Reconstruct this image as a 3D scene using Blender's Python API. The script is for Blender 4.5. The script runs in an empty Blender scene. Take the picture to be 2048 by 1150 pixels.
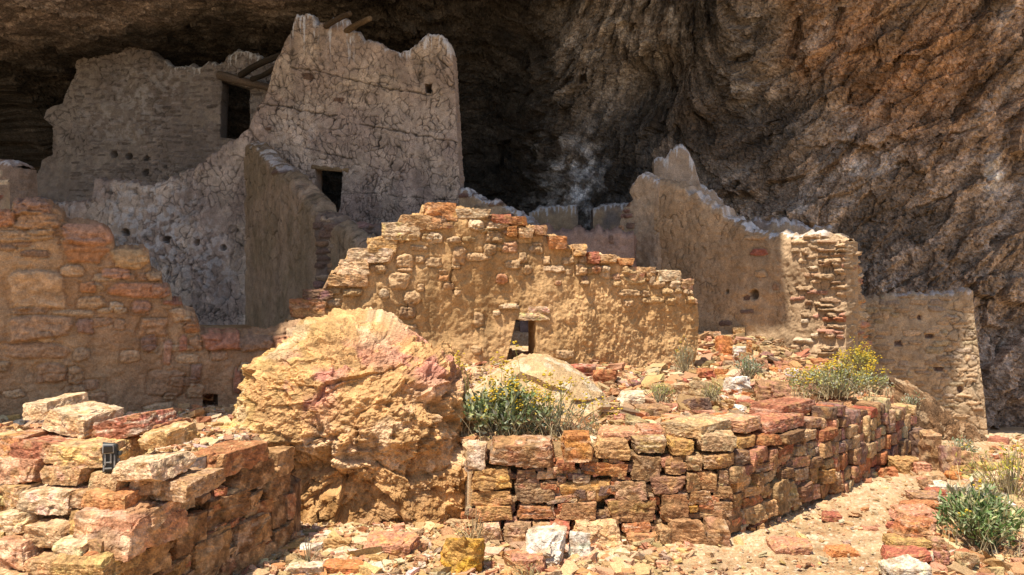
import bpy, math, random
import numpy as np
from mathutils import Vector

# ------------------------------------------------------------------ camera, sky, sun
C = bpy.context.scene.collection
SC = bpy.context.scene
F = 1607.0            # focal length in photo pixels (photo 2048 x 1150)
CAMZ = 1.6
cam = bpy.data.cameras.new("camera"); camo = bpy.data.objects.new("camera", cam); C.objects.link(camo)
camo.location = (0, 0, CAMZ); camo.rotation_euler = (math.pi / 2, 0, 0)
cam.sensor_width = 36.0; cam.lens = 36.0 * F / 2048.0; cam.clip_end = 1000; cam.clip_start = 0.05
SC.camera = camo
ELEV = math.radians(66)
SH = np.array([-0.70, -0.714])                       # horizontal direction towards the sun
SUN = np.array([SH[0] * math.cos(ELEV), SH[1] * math.cos(ELEV), math.sin(ELEV)])
w = bpy.data.worlds.new("World"); SC.world = w; w.use_nodes = True
nt = w.node_tree
sky = nt.nodes.new("ShaderNodeTexSky"); sky.sky_type = 'NISHITA'; sky.sun_disc = False
sky.sun_elevation = ELEV; sky.sun_rotation = math.atan2(SH[0], SH[1])
nt.links.new(sky.outputs[0], nt.nodes["Background"].inputs[0]); nt.nodes["Background"].inputs[1].default_value = 0.115
sl = bpy.data.lights.new("sun", 'SUN'); sl.energy = 5.0; sl.angle = math.radians(0.5); sl.color = (1.0, 0.925, 0.80)
so = bpy.data.objects.new("sun", sl); C.objects.link(so)
so.rotation_euler = Vector(-SUN).to_track_quat('-Z', 'Y').to_euler()
SC.view_settings.view_transform = 'Standard'; SC.view_settings.look = 'None'
SC.view_settings.exposure = 0.58; SC.view_settings.gamma = 1.0
try:
    SC.cycles.max_bounces = 6; SC.cycles.diffuse_bounces = 4; SC.cycles.use_denoising = True
except Exception:
    pass

# ------------------------------------------------------------------ noise
def _hash(ix, iy, iz, seed):
    h = (ix.astype(np.int64) * 374761393 + iy.astype(np.int64) * 668265263 + iz.astype(np.int64) * 2147483647 + seed * 1274126177) & 0xFFFFFFFF
    h = ((h ^ (h >> 13)) * 1274126177) & 0xFFFFFFFF
    h = ((h ^ (h >> 15)) * 2246822519) & 0xFFFFFFFF
    return h ^ (h >> 16)

def noise(x, y, z, seed=0):
    x, y, z = np.broadcast_arrays(np.asarray(x, float), np.asarray(y, float), np.asarray(z, float))
    ix, iy, iz = np.floor(x), np.floor(y), np.floor(z)
    fx, fy, fz = x - ix, y - iy, z - iz
    u, v, ww = fx**3*(fx*(fx*6-15)+10), fy**3*(fy*(fy*6-15)+10), fz**3*(fz*(fz*6-15)+10)
    out = 0
    for dx in (0, 1):
        for dy in (0, 1):
            for dz in (0, 1):
                h = _hash(ix+dx, iy+dy, iz+dz, seed)
                g = ((h & 1023)/511.5-1)*(fx-dx) + (((h >> 10) & 1023)/511.5-1)*(fy-dy) + (((h >> 20) & 1023)/511.5-1)*(fz-dz)
                out = out + g*(u if dx else 1-u)*(v if dy else 1-v)*(ww if dz else 1-ww)
    return out*1.5

def fbm(x, y, z, oct=4, seed=0, lac=2.03, gain=.5):
    a, s, f = 1.0, 0, 1.0
    for o in range(oct):
        s = s + a*noise(x*f, y*f, z*f, seed+o*17); a *= gain; f *= lac
    return s

def ridged(x, y, z, oct=4, seed=0):
    a, s, f = 1.0, 0, 1.0
    for o in range(oct):
        s = s + a*(1-np.abs(noise(x*f, y*f, z*f, seed+o*17))*2.2); a *= .5; f *= 2.1
    return s-1

def worley2(x, y, seed=0):
    ix, iy = np.floor(x), np.floor(y); z0 = np.zeros_like(ix)
    f1 = np.full(x.shape, 9.0); f2 = np.full(x.shape, 9.0); cid = np.zeros(x.shape)
    for dx in (-1, 0, 1):
        for dy in (-1, 0, 1):
            h = _hash(ix+dx, iy+dy, z0, seed)
            d = np.hypot(ix+dx+(h & 1023)/1023. - x, iy+dy+((h >> 10) & 1023)/1023. - y)
            c = ((h >> 20) & 1023)/1023.
            m = d < f1
            f2 = np.where(m, f1, np.minimum(f2, d)); cid = np.where(m, c, cid); f1 = np.where(m, d, f1)
    return f1, f2, cid

def worley3(x, y, z, seed=0):
    ix, iy, iz = np.floor(x), np.floor(y), np.floor(z)
    f1 = np.full(x.shape, 9.0); f2 = np.full(x.shape, 9.0); cid = np.zeros(x.shape)
    for dx in (-1, 0, 1):
        for dy in (-1, 0, 1):
            for dz in (-1, 0, 1):
                h = _hash(ix+dx, iy+dy, iz+dz, seed)
                d = np.sqrt((ix+dx+(h & 255)/255.-x)**2+(iy+dy+((h >> 8) & 255)/255.-y)**2+(iz+dz+((h >> 16) & 255)/255.-z)**2)
                c = ((h >> 24) & 255)/255.
                m = d < f1
                f2 = np.where(m, f1, np.minimum(f2, d)); cid = np.where(m, c, cid); f1 = np.where(m, d, f1)
    return f1, f2, cid

def facet3(x, y, z, seed=0):
    """broken-rock relief: every cell is a tilted plane; returns (tilt, step)"""
    x, y, z = np.broadcast_arrays(np.asarray(x, float), np.asarray(y, float), np.asarray(z, float))
    ix, iy, iz = np.floor(x), np.floor(y), np.floor(z)
    f1 = np.full(x.shape, 99.0); tl = np.zeros(x.shape); st = np.zeros(x.shape)
    for dx in (-1, 0, 1):
        for dy in (-1, 0, 1):
            for dz in (-1, 0, 1):
                h = _hash(ix+dx, iy+dy, iz+dz, seed)
                px, py, pz = x-(ix+dx+(h & 255)/255.), y-(iy+dy+((h >> 8) & 255)/255.), z-(iz+dz+((h >> 16) & 255)/255.)
                d = px*px+py*py+pz*pz; m = d < f1
                g = ((h*2654435761) & 0xFFFFFFFF)
                t = ((g & 255)/127.5-1)*px+(((g >> 8) & 255)/127.5-1)*py+(((g >> 16) & 255)/127.5-1)*pz
                f1 = np.where(m, d, f1); tl = np.where(m, t, tl); st = np.where(m, ((h >> 24) & 255)/255.-.5, st)
    return tl, st

def ss(a, b, x):
    t = np.clip((x-a)/(b-a), 0, 1); return t*t*(3-2*t)

def mix(a, b, m):
    return a + (b-a)*m[..., None]

def col(*c): return np.array(c, float)

# ------------------------------------------------------------------ materials
def earth(name, bump=.35, scale=60., dist=.02, rough=.95, vary=.35):
    m = bpy.data.materials.new(name); m.use_nodes = True; t = m.node_tree; N = t.nodes; b = N["Principled BSDF"]
    at = N.new("ShaderNodeAttribute"); at.attribute_name = "Col"
    tc = N.new("ShaderNodeNewGeometry")
    n1 = N.new("ShaderNodeTexNoise"); n1.inputs["Scale"].default_value = scale; n1.inputs["Detail"].default_value = 6; n1.inputs["Roughness"].default_value = .7
    mr = N.new("ShaderNodeMapRange"); mr.inputs[1].default_value = .3; mr.inputs[2].default_value = .7; mr.inputs[3].default_value = 1-vary; mr.inputs[4].default_value = 1+vary
    mx = N.new("ShaderNodeMix"); mx.data_type = 'RGBA'; mx.blend_type = 'MULTIPLY'; mx.inputs[0].default_value = 1
    t.links.new(tc.outputs["Position"], n1.inputs["Vector"]); t.links.new(n1.outputs[0], mr.inputs[0])
    t.links.new(at.outputs["Color"], mx.inputs[6]); t.links.new(mr.outputs[0], mx.inputs[7])
    n3 = N.new("ShaderNodeTexNoise"); n3.inputs["Scale"].default_value = scale*4.3; n3.inputs["Detail"].default_value = 3
    m3 = N.new("ShaderNodeMapRange"); m3.inputs[1].default_value = .3; m3.inputs[2].default_value = .7; m3.inputs[3].default_value = 1-vary*1.1; m3.inputs[4].default_value = 1+vary*1.1
    x3 = N.new("ShaderNodeMix"); x3.data_type = 'RGBA'; x3.blend_type = 'MULTIPLY'; x3.inputs[0].default_value = 1
    t.links.new(tc.outputs["Position"], n3.inputs["Vector"]); t.links.new(n3.outputs[0], m3.inputs[0])
    t.links.new(mx.outputs[2], x3.inputs[6]); t.links.new(m3.outputs[0], x3.inputs[7])
    t.links.new(x3.outputs[2], b.inputs["Base Color"])
    b.inputs["Roughness"].default_value = rough; b.inputs["Specular IOR Level"].default_value = .15
    n2 = N.new("ShaderNodeTexNoise"); n2.inputs["Scale"].default_value = scale*1.7; n2.inputs["Detail"].default_value = 5
    t.links.new(tc.outputs["Position"], n2.inputs["Vector"])
    bp = N.new("ShaderNodeBump"); bp.inputs["Strength"].default_value = bump; bp.inputs["Distance"].default_value = dist
    t.links.new(n2.outputs[0], bp.inputs["Height"]); t.links.new(bp.outputs[0], b.inputs["Normal"])
    return m

M_ROCK = earth("cliff_rock", .8, 7., .10, vary=.35)
M_MUD = earth("mud_plaster", .5, 45., .02, vary=.28)
M_STONE = earth("sandstone", .6, 55., .015, vary=.3)
M_BOULDER = earth("boulder_rock", .7, 50., .02, vary=.3)
M_GROUND = earth("dry_earth", .6, 70., .015, vary=.35)
M_WOOD = earth("old_wood", .4, 40., .01)

def leafmat(name):
    m = bpy.data.materials.new(name); m.use_nodes = True; t = m.node_tree; N = t.nodes; b = N["Principled BSDF"]
    at = N.new("ShaderNodeAttribute"); at.attribute_name = "Col"
    t.links.new(at.outputs["Color"], b.inputs["Base Color"]); b.inputs["Roughness"].default_value = .6
    tr = N.new("ShaderNodeBsdfTranslucent"); t.links.new(at.outputs["Color"], tr.inputs[0])
    ms = N.new("ShaderNodeMixShader"); ms.inputs[0].default_value = .25
    t.links.new(b.outputs[0], ms.inputs[1]); t.links.new(tr.outputs[0], ms.inputs[2])
    t.links.new(ms.outputs[0], N["Material Output"].inputs[0]); return m
M_LEAF = leafmat("leaf")

def simplemat(name, c, rough=.5, metal=0., scale=80.):
    m = bpy.data.materials.new(name); m.use_nodes = True; t = m.node_tree; b = t.nodes["Principled BSDF"]
    n = t.nodes.new("ShaderNodeTexNoise"); n.inputs["Scale"].default_value = scale
    r = t.nodes.new("ShaderNodeValToRGB"); r.color_ramp.elements[0].color = (*[x*.7 for x in c], 1); r.color_ramp.elements[1].color = (*[min(1, x*1.3) for x in c], 1)
    t.links.new(n.outputs[0], r.inputs[0]); t.links.new(r.outputs[0], b.inputs["Base Color"])
    b.inputs["Roughness"].default_value = rough; b.inputs["Metallic"].default_value = metal; return m

# ------------------------------------------------------------------ object helpers
def mesh_from(name, V, Q, colr=None, smooth=True):
    me = bpy.data.meshes.new(name)
    V = np.asarray(V, np.float32); Q = np.asarray(Q, np.int32); k = Q.shape[1]
    me.vertices.add(len(V)); me.vertices.foreach_set("co", V.ravel())
    me.loops.add(Q.size); me.loops.foreach_set("vertex_index", Q.ravel())
    me.polygons.add(len(Q)); me.polygons.foreach_set("loop_start", np.arange(0, Q.size, k, dtype=np.int32))
    me.update(calc_edges=True); me.validate()
    me.polygons.foreach_set("use_smooth", np.full(len(me.polygons), bool(smooth)))
    if colr is not None:
        c = np.ones((len(V), 4), np.float32); c[:, :3] = np.clip(colr, 0.004, .93)
        a = me.attributes.new("Col", 'FLOAT_COLOR', 'POINT'); a.data.foreach_set("color", c.ravel())
    return me

def link(name, me, mat, loc, parent=None):
    o = bpy.data.objects.new(name, me); C.objects.link(o)
    if mat is not None and not me.materials: me.materials.append(mat)
    if parent is not None:
        o.parent = parent; o.location = Vector(loc) - Vector(parent.location)
    else:
        o.location = loc
    return o

def obj(name, V, Q, colr, mat, parent=None, loc=None, smooth=True):
    V = np.asarray(V, float)
    if colr is not None and mat in (M_STONE, M_GROUND, M_BOULDER):
        colr = np.asarray(colr); lum = colr.mean(-1, keepdims=True); colr = np.clip(lum+1.13*(colr-lum), .006, 1)*np.array([1.0, .975, .95])
    if loc is None:
        loc = np.array([V[:, 0].mean(), V[:, 1].mean(), V[:, 2].min()])
    return link(name, mesh_from(name, V - np.asarray(loc), Q, colr, smooth), mat, loc, parent)

def tag(o, label=None, cat=None, group=None, kind=None):
    if label: o['label'] = label
    if cat: o['category'] = cat
    if group: o['group'] = group
    if kind: o['kind'] = kind
    return o

def empty(name, loc, label, cat, group=None):
    o = bpy.data.objects.new(name, None); C.objects.link(o); o.location = loc; o.empty_display_size = .2
    return tag(o, label, cat, group)

def gridq(nr, nc):
    i = np.arange(nr*nc).reshape(nr, nc)
    return np.stack([i[:-1, :-1], i[:-1, 1:], i[1:, 1:], i[1:, :-1]], -1).reshape(-1, 4)

def at(u, v, Y):
    return np.array([(u-1024)/F*Y, Y, CAMZ-(v-575)/F*Y])

def at2(u, Y): return np.array([(u-1024)/F*Y, Y])

# ------------------------------------------------------------------ the lie of the land
R_LINE = np.array([(-.22, 5.16), (1.36, 5.15), (2.5, 6.27), (3.72, 7.62), (4.05, 8.6), (4.25, 10.2), (4.4, 11.9)])
R_POLY = np.vstack([R_LINE, [(4.4, 13.), (4.4, 30), (-.9, 30), (-.8, 6.6), (-.35, 5.7)]])
B_LINE = np.array([(-1.86, 3.66), (-1.52, 5.0), (-1.5, 5.6)])
L_POLY = np.array([(-1.86, 3.66), (-1.52, 5.0), (-1.5, 5.6), (-1.2, 6.4), (-.4, 7.5), (-.4, 9), (-30, 9), (-30, 3.9), (-3.2, 3.9)])

def inside(px, py, poly):
    r = np.zeros(px.shape, bool); n = len(poly)
    for i in range(n):
        x0, y0 = poly[i]; x1, y1 = poly[(i+1) % n]
        c = ((y0 > py) != (y1 > py)) & (px < (x1-x0)*(py-y0)/(y1-y0+1e-12)+x0)
        r ^= c
    return r

def segdist(px, py, pts, closed=False):
    d = np.full(px.shape, 1e9); n = len(pts)
    for i in range(n if closed else n-1):
        a = pts[i]; b = pts[(i+1) % n]; ab = b-a
        t = np.clip(((px-a[0])*ab[0]+(py-a[1])*ab[1])/(ab@ab), 0, 1)
        d = np.minimum(d, np.hypot(px-a[0]-t*ab[0], py-a[1]-t*ab[1]))
    return d

def G(x, y):
    x = np.asarray(x, float); y = np.asarray(y, float)
    z = np.zeros(np.broadcast(x, y).shape); x = x+z; y = y+z
    z = z - .19*np.clip(y-8.2, 0, 5)*ss(3.6, 4.6, x)*ss(-1, 1, 8-np.abs(x-6)) 
    z += .04*ss(6.0, 9.0, y)*ss(3, 2, np.abs(x-4.5))
    dR = segdist(x, y, R_LINE); iR = inside(x, y, R_POLY)
    zr = np.where(iR, .50*ss(.0, .22, dR)+.10*ss(.2, 1.2, dR)+.26*ss(.8, 5, dR), 0)
    z = np.where(iR, np.maximum(z, zr), z)
    dL = np.minimum(segdist(x, y, B_LINE), segdist(x, y, np.array([(-1.86, 3.66), (-3.2, 3.9), (-30, 3.9)])))
    iL = inside(x, y, L_POLY)
    z = np.where(iL, np.maximum(z, (.66-.13*ss(4.6, 6.6, y))*ss(.0, .2, dL)), z)
    inner = ss(7.6, 9.0, y)*ss(4.4, 3.6, x)
    z = np.where(inner > .01, np.maximum(z, .68*inner+.22*ss(9.5, 12, y)*inner), z)
    z = z + .02*np.clip(3.3-np.hypot(x+.2, (y-4.6)*1.6), 0, 1)*0
    return z

def ground_hit(u, v):
    ys = np.linspace(3.0, 16, 4000); xs = (u-1024)/F*ys; zs = CAMZ-(v-575)/F*ys
    k = np.argmax(zs < G(xs, ys)); return ys[k] if k > 0 else 12.0

# ------------------------------------------------------------------ stones
PAL = {
 'pale': (.58, .45, .31), 'white': (.64, .57, .48), 'tan': (.47, .315, .185), 'ochre': (.46, .295, .14), 'yellow': (.52, .31, .075),
 'orange': (.48, .215, .095), 'red': (.34, .125, .085), 'salmon': (.48, .25, .165), 'brown': (.34, .205, .12), 'dark': (.18, .115, .085),
 'grey': (.36, .265, .185), 'purple': (.26, .15, .12), 'olive': (.39, .295, .18), 'rust': (.40, .17, .09)}
PAL = {k: np.array(v) for k, v in PAL.items()}
_cube = {}
def cubegrid(n):
    if n in _cube: return _cube[n]
    g = np.linspace(-1, 1, n); a, b = np.meshgrid(g, g, indexing='ij'); q = gridq(n, n)
    Vs, Qs, off = [], [], 0
    for ax in range(3):
        for s in (-1, 1):
            p = np.zeros((n*n, 3)); p[:, ax] = s; p[:, (ax+1) % 3] = a.ravel(); p[:, (ax+2) % 3] = b.ravel()
            Vs.append(p); Qs.append((q if s > 0 else q[:, ::-1])+off); off += n*n
    V = np.vstack(Vs); Q = np.vstack(Qs)
    key = np.round(V*1e4).astype(np.int64); _, idx, inv = np.unique(key, axis=0, return_index=True, return_inverse=True)
    _cube[n] = (V[idx], inv.ravel()[Q]); return _cube[n]

def rock(dim, seed, n=12, rnd=.28, cuts=7, rough=.06, strata=.0, cut_lo=.72):
    """a broken block of rock filling dim; returns local vertices, quads"""
    r = np.random.RandomState(seed)
    V, Q = cubegrid(n); V = V.copy()
    L = np.linalg.norm(V, axis=1, keepdims=True); sph = V/L*1.18
    P = V*(1-rnd)+sph*rnd
    P = P*(1+.15*r.uniform(-1, 1, 3)*np.roll(P, 1, 1))*(1+.07*r.uniform(-1, 1, 3)*np.roll(P, 2, 1))          # taper
    for k in range(cuts):
        nn = r.normal(size=3); nn[2] *= .8; nn /= np.linalg.norm(nn)
        ext = np.abs(nn).sum()
        d = ext*r.uniform(cut_lo, .96)
        over = np.maximum(0, P@nn-d); P = P-over[:, None]*nn
    P = P/np.abs(P).max(0)
    dim = np.asarray(dim, float); m = dim.min(); X = P*dim/2
    o = r.uniform(0, 50, 3)
    nrm = P/np.linalg.norm(P, axis=1, keepdims=True)
    f = 2.2/max(m, .02); xx = X*f+o
    d = fbm(xx[:, 0], xx[:, 1], xx[:, 2], 4, seed)*rough*.8*m
    wv = .25*noise(xx[:, 0], xx[:, 1], xx[:, 2], seed+6)
    if cuts:
        t1, s1 = facet3(xx[:, 0]*.75+wv, xx[:, 1]*.75, xx[:, 2]*.95+wv, seed+5); d += (.10*t1+.03*s1)*m*rough/.06
        t2, s2 = facet3(xx[:, 0]*2.2+wv, xx[:, 1]*2.2, xx[:, 2]*3.0, seed+7); d += (.034*t2+.013*s2)*m*rough/.06
    d += fbm(xx[:, 0]*5, xx[:, 1]*5, xx[:, 2]*6, 2, seed+9)*.009*m
    if strata:
        h = X[:, 2]/m*7+fbm(xx[:, 0]*.4, xx[:, 1]*.4, xx[:, 2]*.4, 2, seed+3)*1.2
        d += strata*m*(noise(h*1., 0*h+o[0], 0*h, seed+8))*(1-np.abs(nrm[:, 2]))
    X = X+nrm*d[:, None]
    return X, Q

def rock_col(X, base, seed, dim, alt=None, amt=.5, band=0.):
    r = np.random.RandomState(seed+77); m = min(dim); f = 1.6/max(m, .03); o = r.uniform(0, 90, 3)
    x, y, z = (X*f+o).T
    n1 = fbm(x, y, z, 4, seed+1); n2 = fbm(x*3, y*3, z*3, 3, seed+2)
    base = np.asarray(base)*r.uniform(.85, 1.12)
    if alt is None: alt = base*np.array([r.uniform(.75, 1.25), r.uniform(.7, 1.3), r.uniform(.6, 1.4)])
    c = mix(np.broadcast_to(base, X.shape), np.broadcast_to(alt, X.shape), ss(0., .35, n1)*amt)
    if band:
        b = noise(X[:, 2]*f*3.5+n1, X[:, 0]*f*.3, 0*x, seed+4)
        c = mix(c, np.broadcast_to(np.array([.66, .55, .42]), X.shape), ss(.05, .3, b)*band)
    pat = ss(.05, .4, fbm(x*.8+9, y*.8, z*.8, 3, seed+6))
    c = mix(c, np.broadcast_to(np.array([.40, .245, .12])*r.uniform(.8, 1.2), X.shape), pat*.55)
    c = c*(1+.45*n2[:, None])*(1+.3*n1[:, None])
    c = c*(1+.35*fbm(x*9, y*9, z*9, 2, seed+12)[:, None])
    c = mix(c, c*.45, ss(.28, .5, fbm(x*1.7, y*1.7, z*1.7, 3, seed+9))*.6)     # dark lichen / iron stain
    return c

class Plane:
    """a wall plane: base line P0->P1 in plan, optional batter (leans back with height)"""
    def __init__(s, P0, P1, batter=0., z0=0.):
        s.P0 = np.asarray(P0, float); s.P1 = np.asarray(P1, float); d = s.P1-s.P0; s.L = np.linalg.norm(d); s.d = d/s.L
        n = np.array([s.d[1], -s.d[0]]); mid = (s.P0+s.P1)/2
        s.n = n if n@(-mid) > 0 else -n
        s.b = batter; s.z0 = z0
    def sz(s, u, v):
        r = np.array([(u-1024)/F, 1, -(v-575)/F])
        # cam + y r = P0 + S d - n b (z-z0) + z e_z
        A = np.column_stack([r, -np.array([*s.d, 0]), np.array([*(s.n*s.b), -1.0])])
        rhs = np.array([s.P0[0]+s.n[0]*s.b*s.z0, s.P0[1]+s.n[1]*s.b*s.z0, -CAMZ])
        y, S, z = np.linalg.solve(A, rhs); return S, z
    def pt(s, S, Z, D=0.):
        S, Z, D = np.broadcast_arrays(np.asarray(S, float), np.asarray(Z, float), np.asarray(D, float))
        off = D - s.b*(Z-s.z0)
        return np.stack([s.P0[0]+s.d[0]*S+s.n[0]*off, s.P0[1]+s.d[1]*S+s.n[1]*off, Z], -1)

def wall_stone(pl, box, base, seed, parent, depth=.26, push=0., name='stone', shrink=.965, rnd=.25, band=0., rot=0., alt=None, strata=.03, cuts=6):
    """one stone laid in a wall: its visible face fills the pixel box on the wall plane"""
    u0, v0, u1, v1 = box; um, vm = (u0+u1)/2, (v0+v1)/2
    sa, _ = pl.sz(u0, vm); sb, _ = pl.sz(u1, vm); _, zt = pl.sz(um, v0); _, zb = pl.sz(um, v1); sm, zm = (sa+sb)/2, (zt+zb)/2
    wd, ht = abs(sb-sa)*shrink, abs(zt-zb)*shrink
    n = int(np.clip((u1-u0)/3.2, 14, 40))
    X, Q = rock((wd, depth, ht), seed, n=n, rnd=rnd, rough=.05, strata=strata, cuts=cuts, cut_lo=.80)
    base = np.asarray(base)*.74+.26*np.array([.43, .27, .15])*(np.mean(base)/.28)**.5
    c = rock_col(X, base, seed, (wd, depth, ht), alt=alt, band=band)
    if rot:
        cr, sr = math.cos(rot), math.sin(rot); X = np.stack([X[:, 0]*cr-X[:, 2]*sr, X[:, 1], X[:, 0]*sr+X[:, 2]*cr], -1)
    # local x along wall, y = outwards
    flip = np.array([pl.d[0]*1.0, pl.d[1]*1.0])
    ctr = pl.pt(sm, zm, push-depth*.5)
    W = np.stack([ctr[0]+flip[0]*X[:, 0]+pl.n[0]*X[:, 1], ctr[1]+flip[1]*X[:, 0]+pl.n[1]*X[:, 1], ctr[2]+X[:, 2]], -1)
    if np.cross(np.array([*pl.d, 0]), np.array([*pl.n, 0]))[2] < 0: Q = Q[:, ::-1]
    return obj(name, W, Q, c, M_STONE, parent, smooth=False)

# ------------------------------------------------------------------ masonry wall builder
def poly_sz(pl, pts): return np.array([pl.sz(u, v) for u, v in pts])

def near_poly(S, Z, poly):
    best = np.full(S.shape, 1e9); bx = S.copy(); bz = Z.copy(); n = len(poly)
    for i in range(n):
        a = poly[i]; b = poly[(i+1) % n]; ab = b-a
        t = np.clip(((S-a[0])*ab[0]+(Z-a[1])*ab[1])/(ab@ab+1e-12), 0, 1)
        x = a[0]+t*ab[0]; z = a[1]+t*ab[1]; d = np.hypot(S-x, Z-z); m = d < best
        best = np.where(m, d, best); bx = np.where(m, x, bx); bz = np.where(m, z, bz)
    return bx, bz, best

def stone_patch(D, colr, S, Z, s, z, a, b, c, bump, seed, rot=0., flat=.8):
    """a stone showing in the mud face"""
    R = max(a, b)*1.5
    m = (np.abs(S-s) < R) & (np.abs(Z-z) < R)
    if not m.any(): return
    x, y = S[m]-s, Z[m]-z
    if rot: x, y = x*math.cos(rot)+y*math.sin(rot), -x*math.sin(rot)+y*math.cos(rot)
    X_, Y_ = x/a, y/b
    wx = fbm(X_*1.6, Y_*1.6, 0*x+seed*.37, 3, seed)*.13
    r = np.random.RandomState(seed); q = np.zeros_like(X_)
    nk = r.randint(5, 9); ph = r.uniform(0, 6.28)
    for k in range(nk):
        an = ph+6.2832*(k+r.uniform(-.3, .3))/nk; cx_, sy_ = math.cos(an), math.sin(an)
        q = np.maximum(q, (X_*cx_+Y_*sy_)/((abs(cx_)+abs(sy_))*r.uniform(.68, .98)))
    q = np.maximum(q, np.maximum(np.abs(X_), np.abs(Y_))*.97)+wx
    k = ss(1.0, .9, q)
    hh = np.full_like(X_, 1.15)
    for i in range(5):
        an = r.uniform(0, 6.28); hh = np.minimum(hh, r.uniform(.75, 1.25)+r.uniform(.1, .75)*(X_*math.cos(an)+Y_*math.sin(an)))
    det = fbm(x/b*2.2, y/b*2.2, 0*x+seed, 4, seed+3)
    lay = noise(0*x+seed, y/b*3.2+det*.6, 0*x, seed+4)
    t1, s1 = facet3(X_*1.8+det*.2, Y_*1.8, 0*x+seed, seed+2)
    D[m] += k*bump*np.clip(.15+hh+.28*t1+.12*s1+.12*det+.12*lay, .1, 1.7)-.014*ss(.75, 1.0, q)*ss(1.22, 1.03, q)
    cc = c[None]*(1+.4*det[:, None])*(1+.22*lay[:, None])*r.uniform(.85, 1.15)
    colr[m] = colr[m]*(1-k[:, None])+cc*k[:, None]

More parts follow.
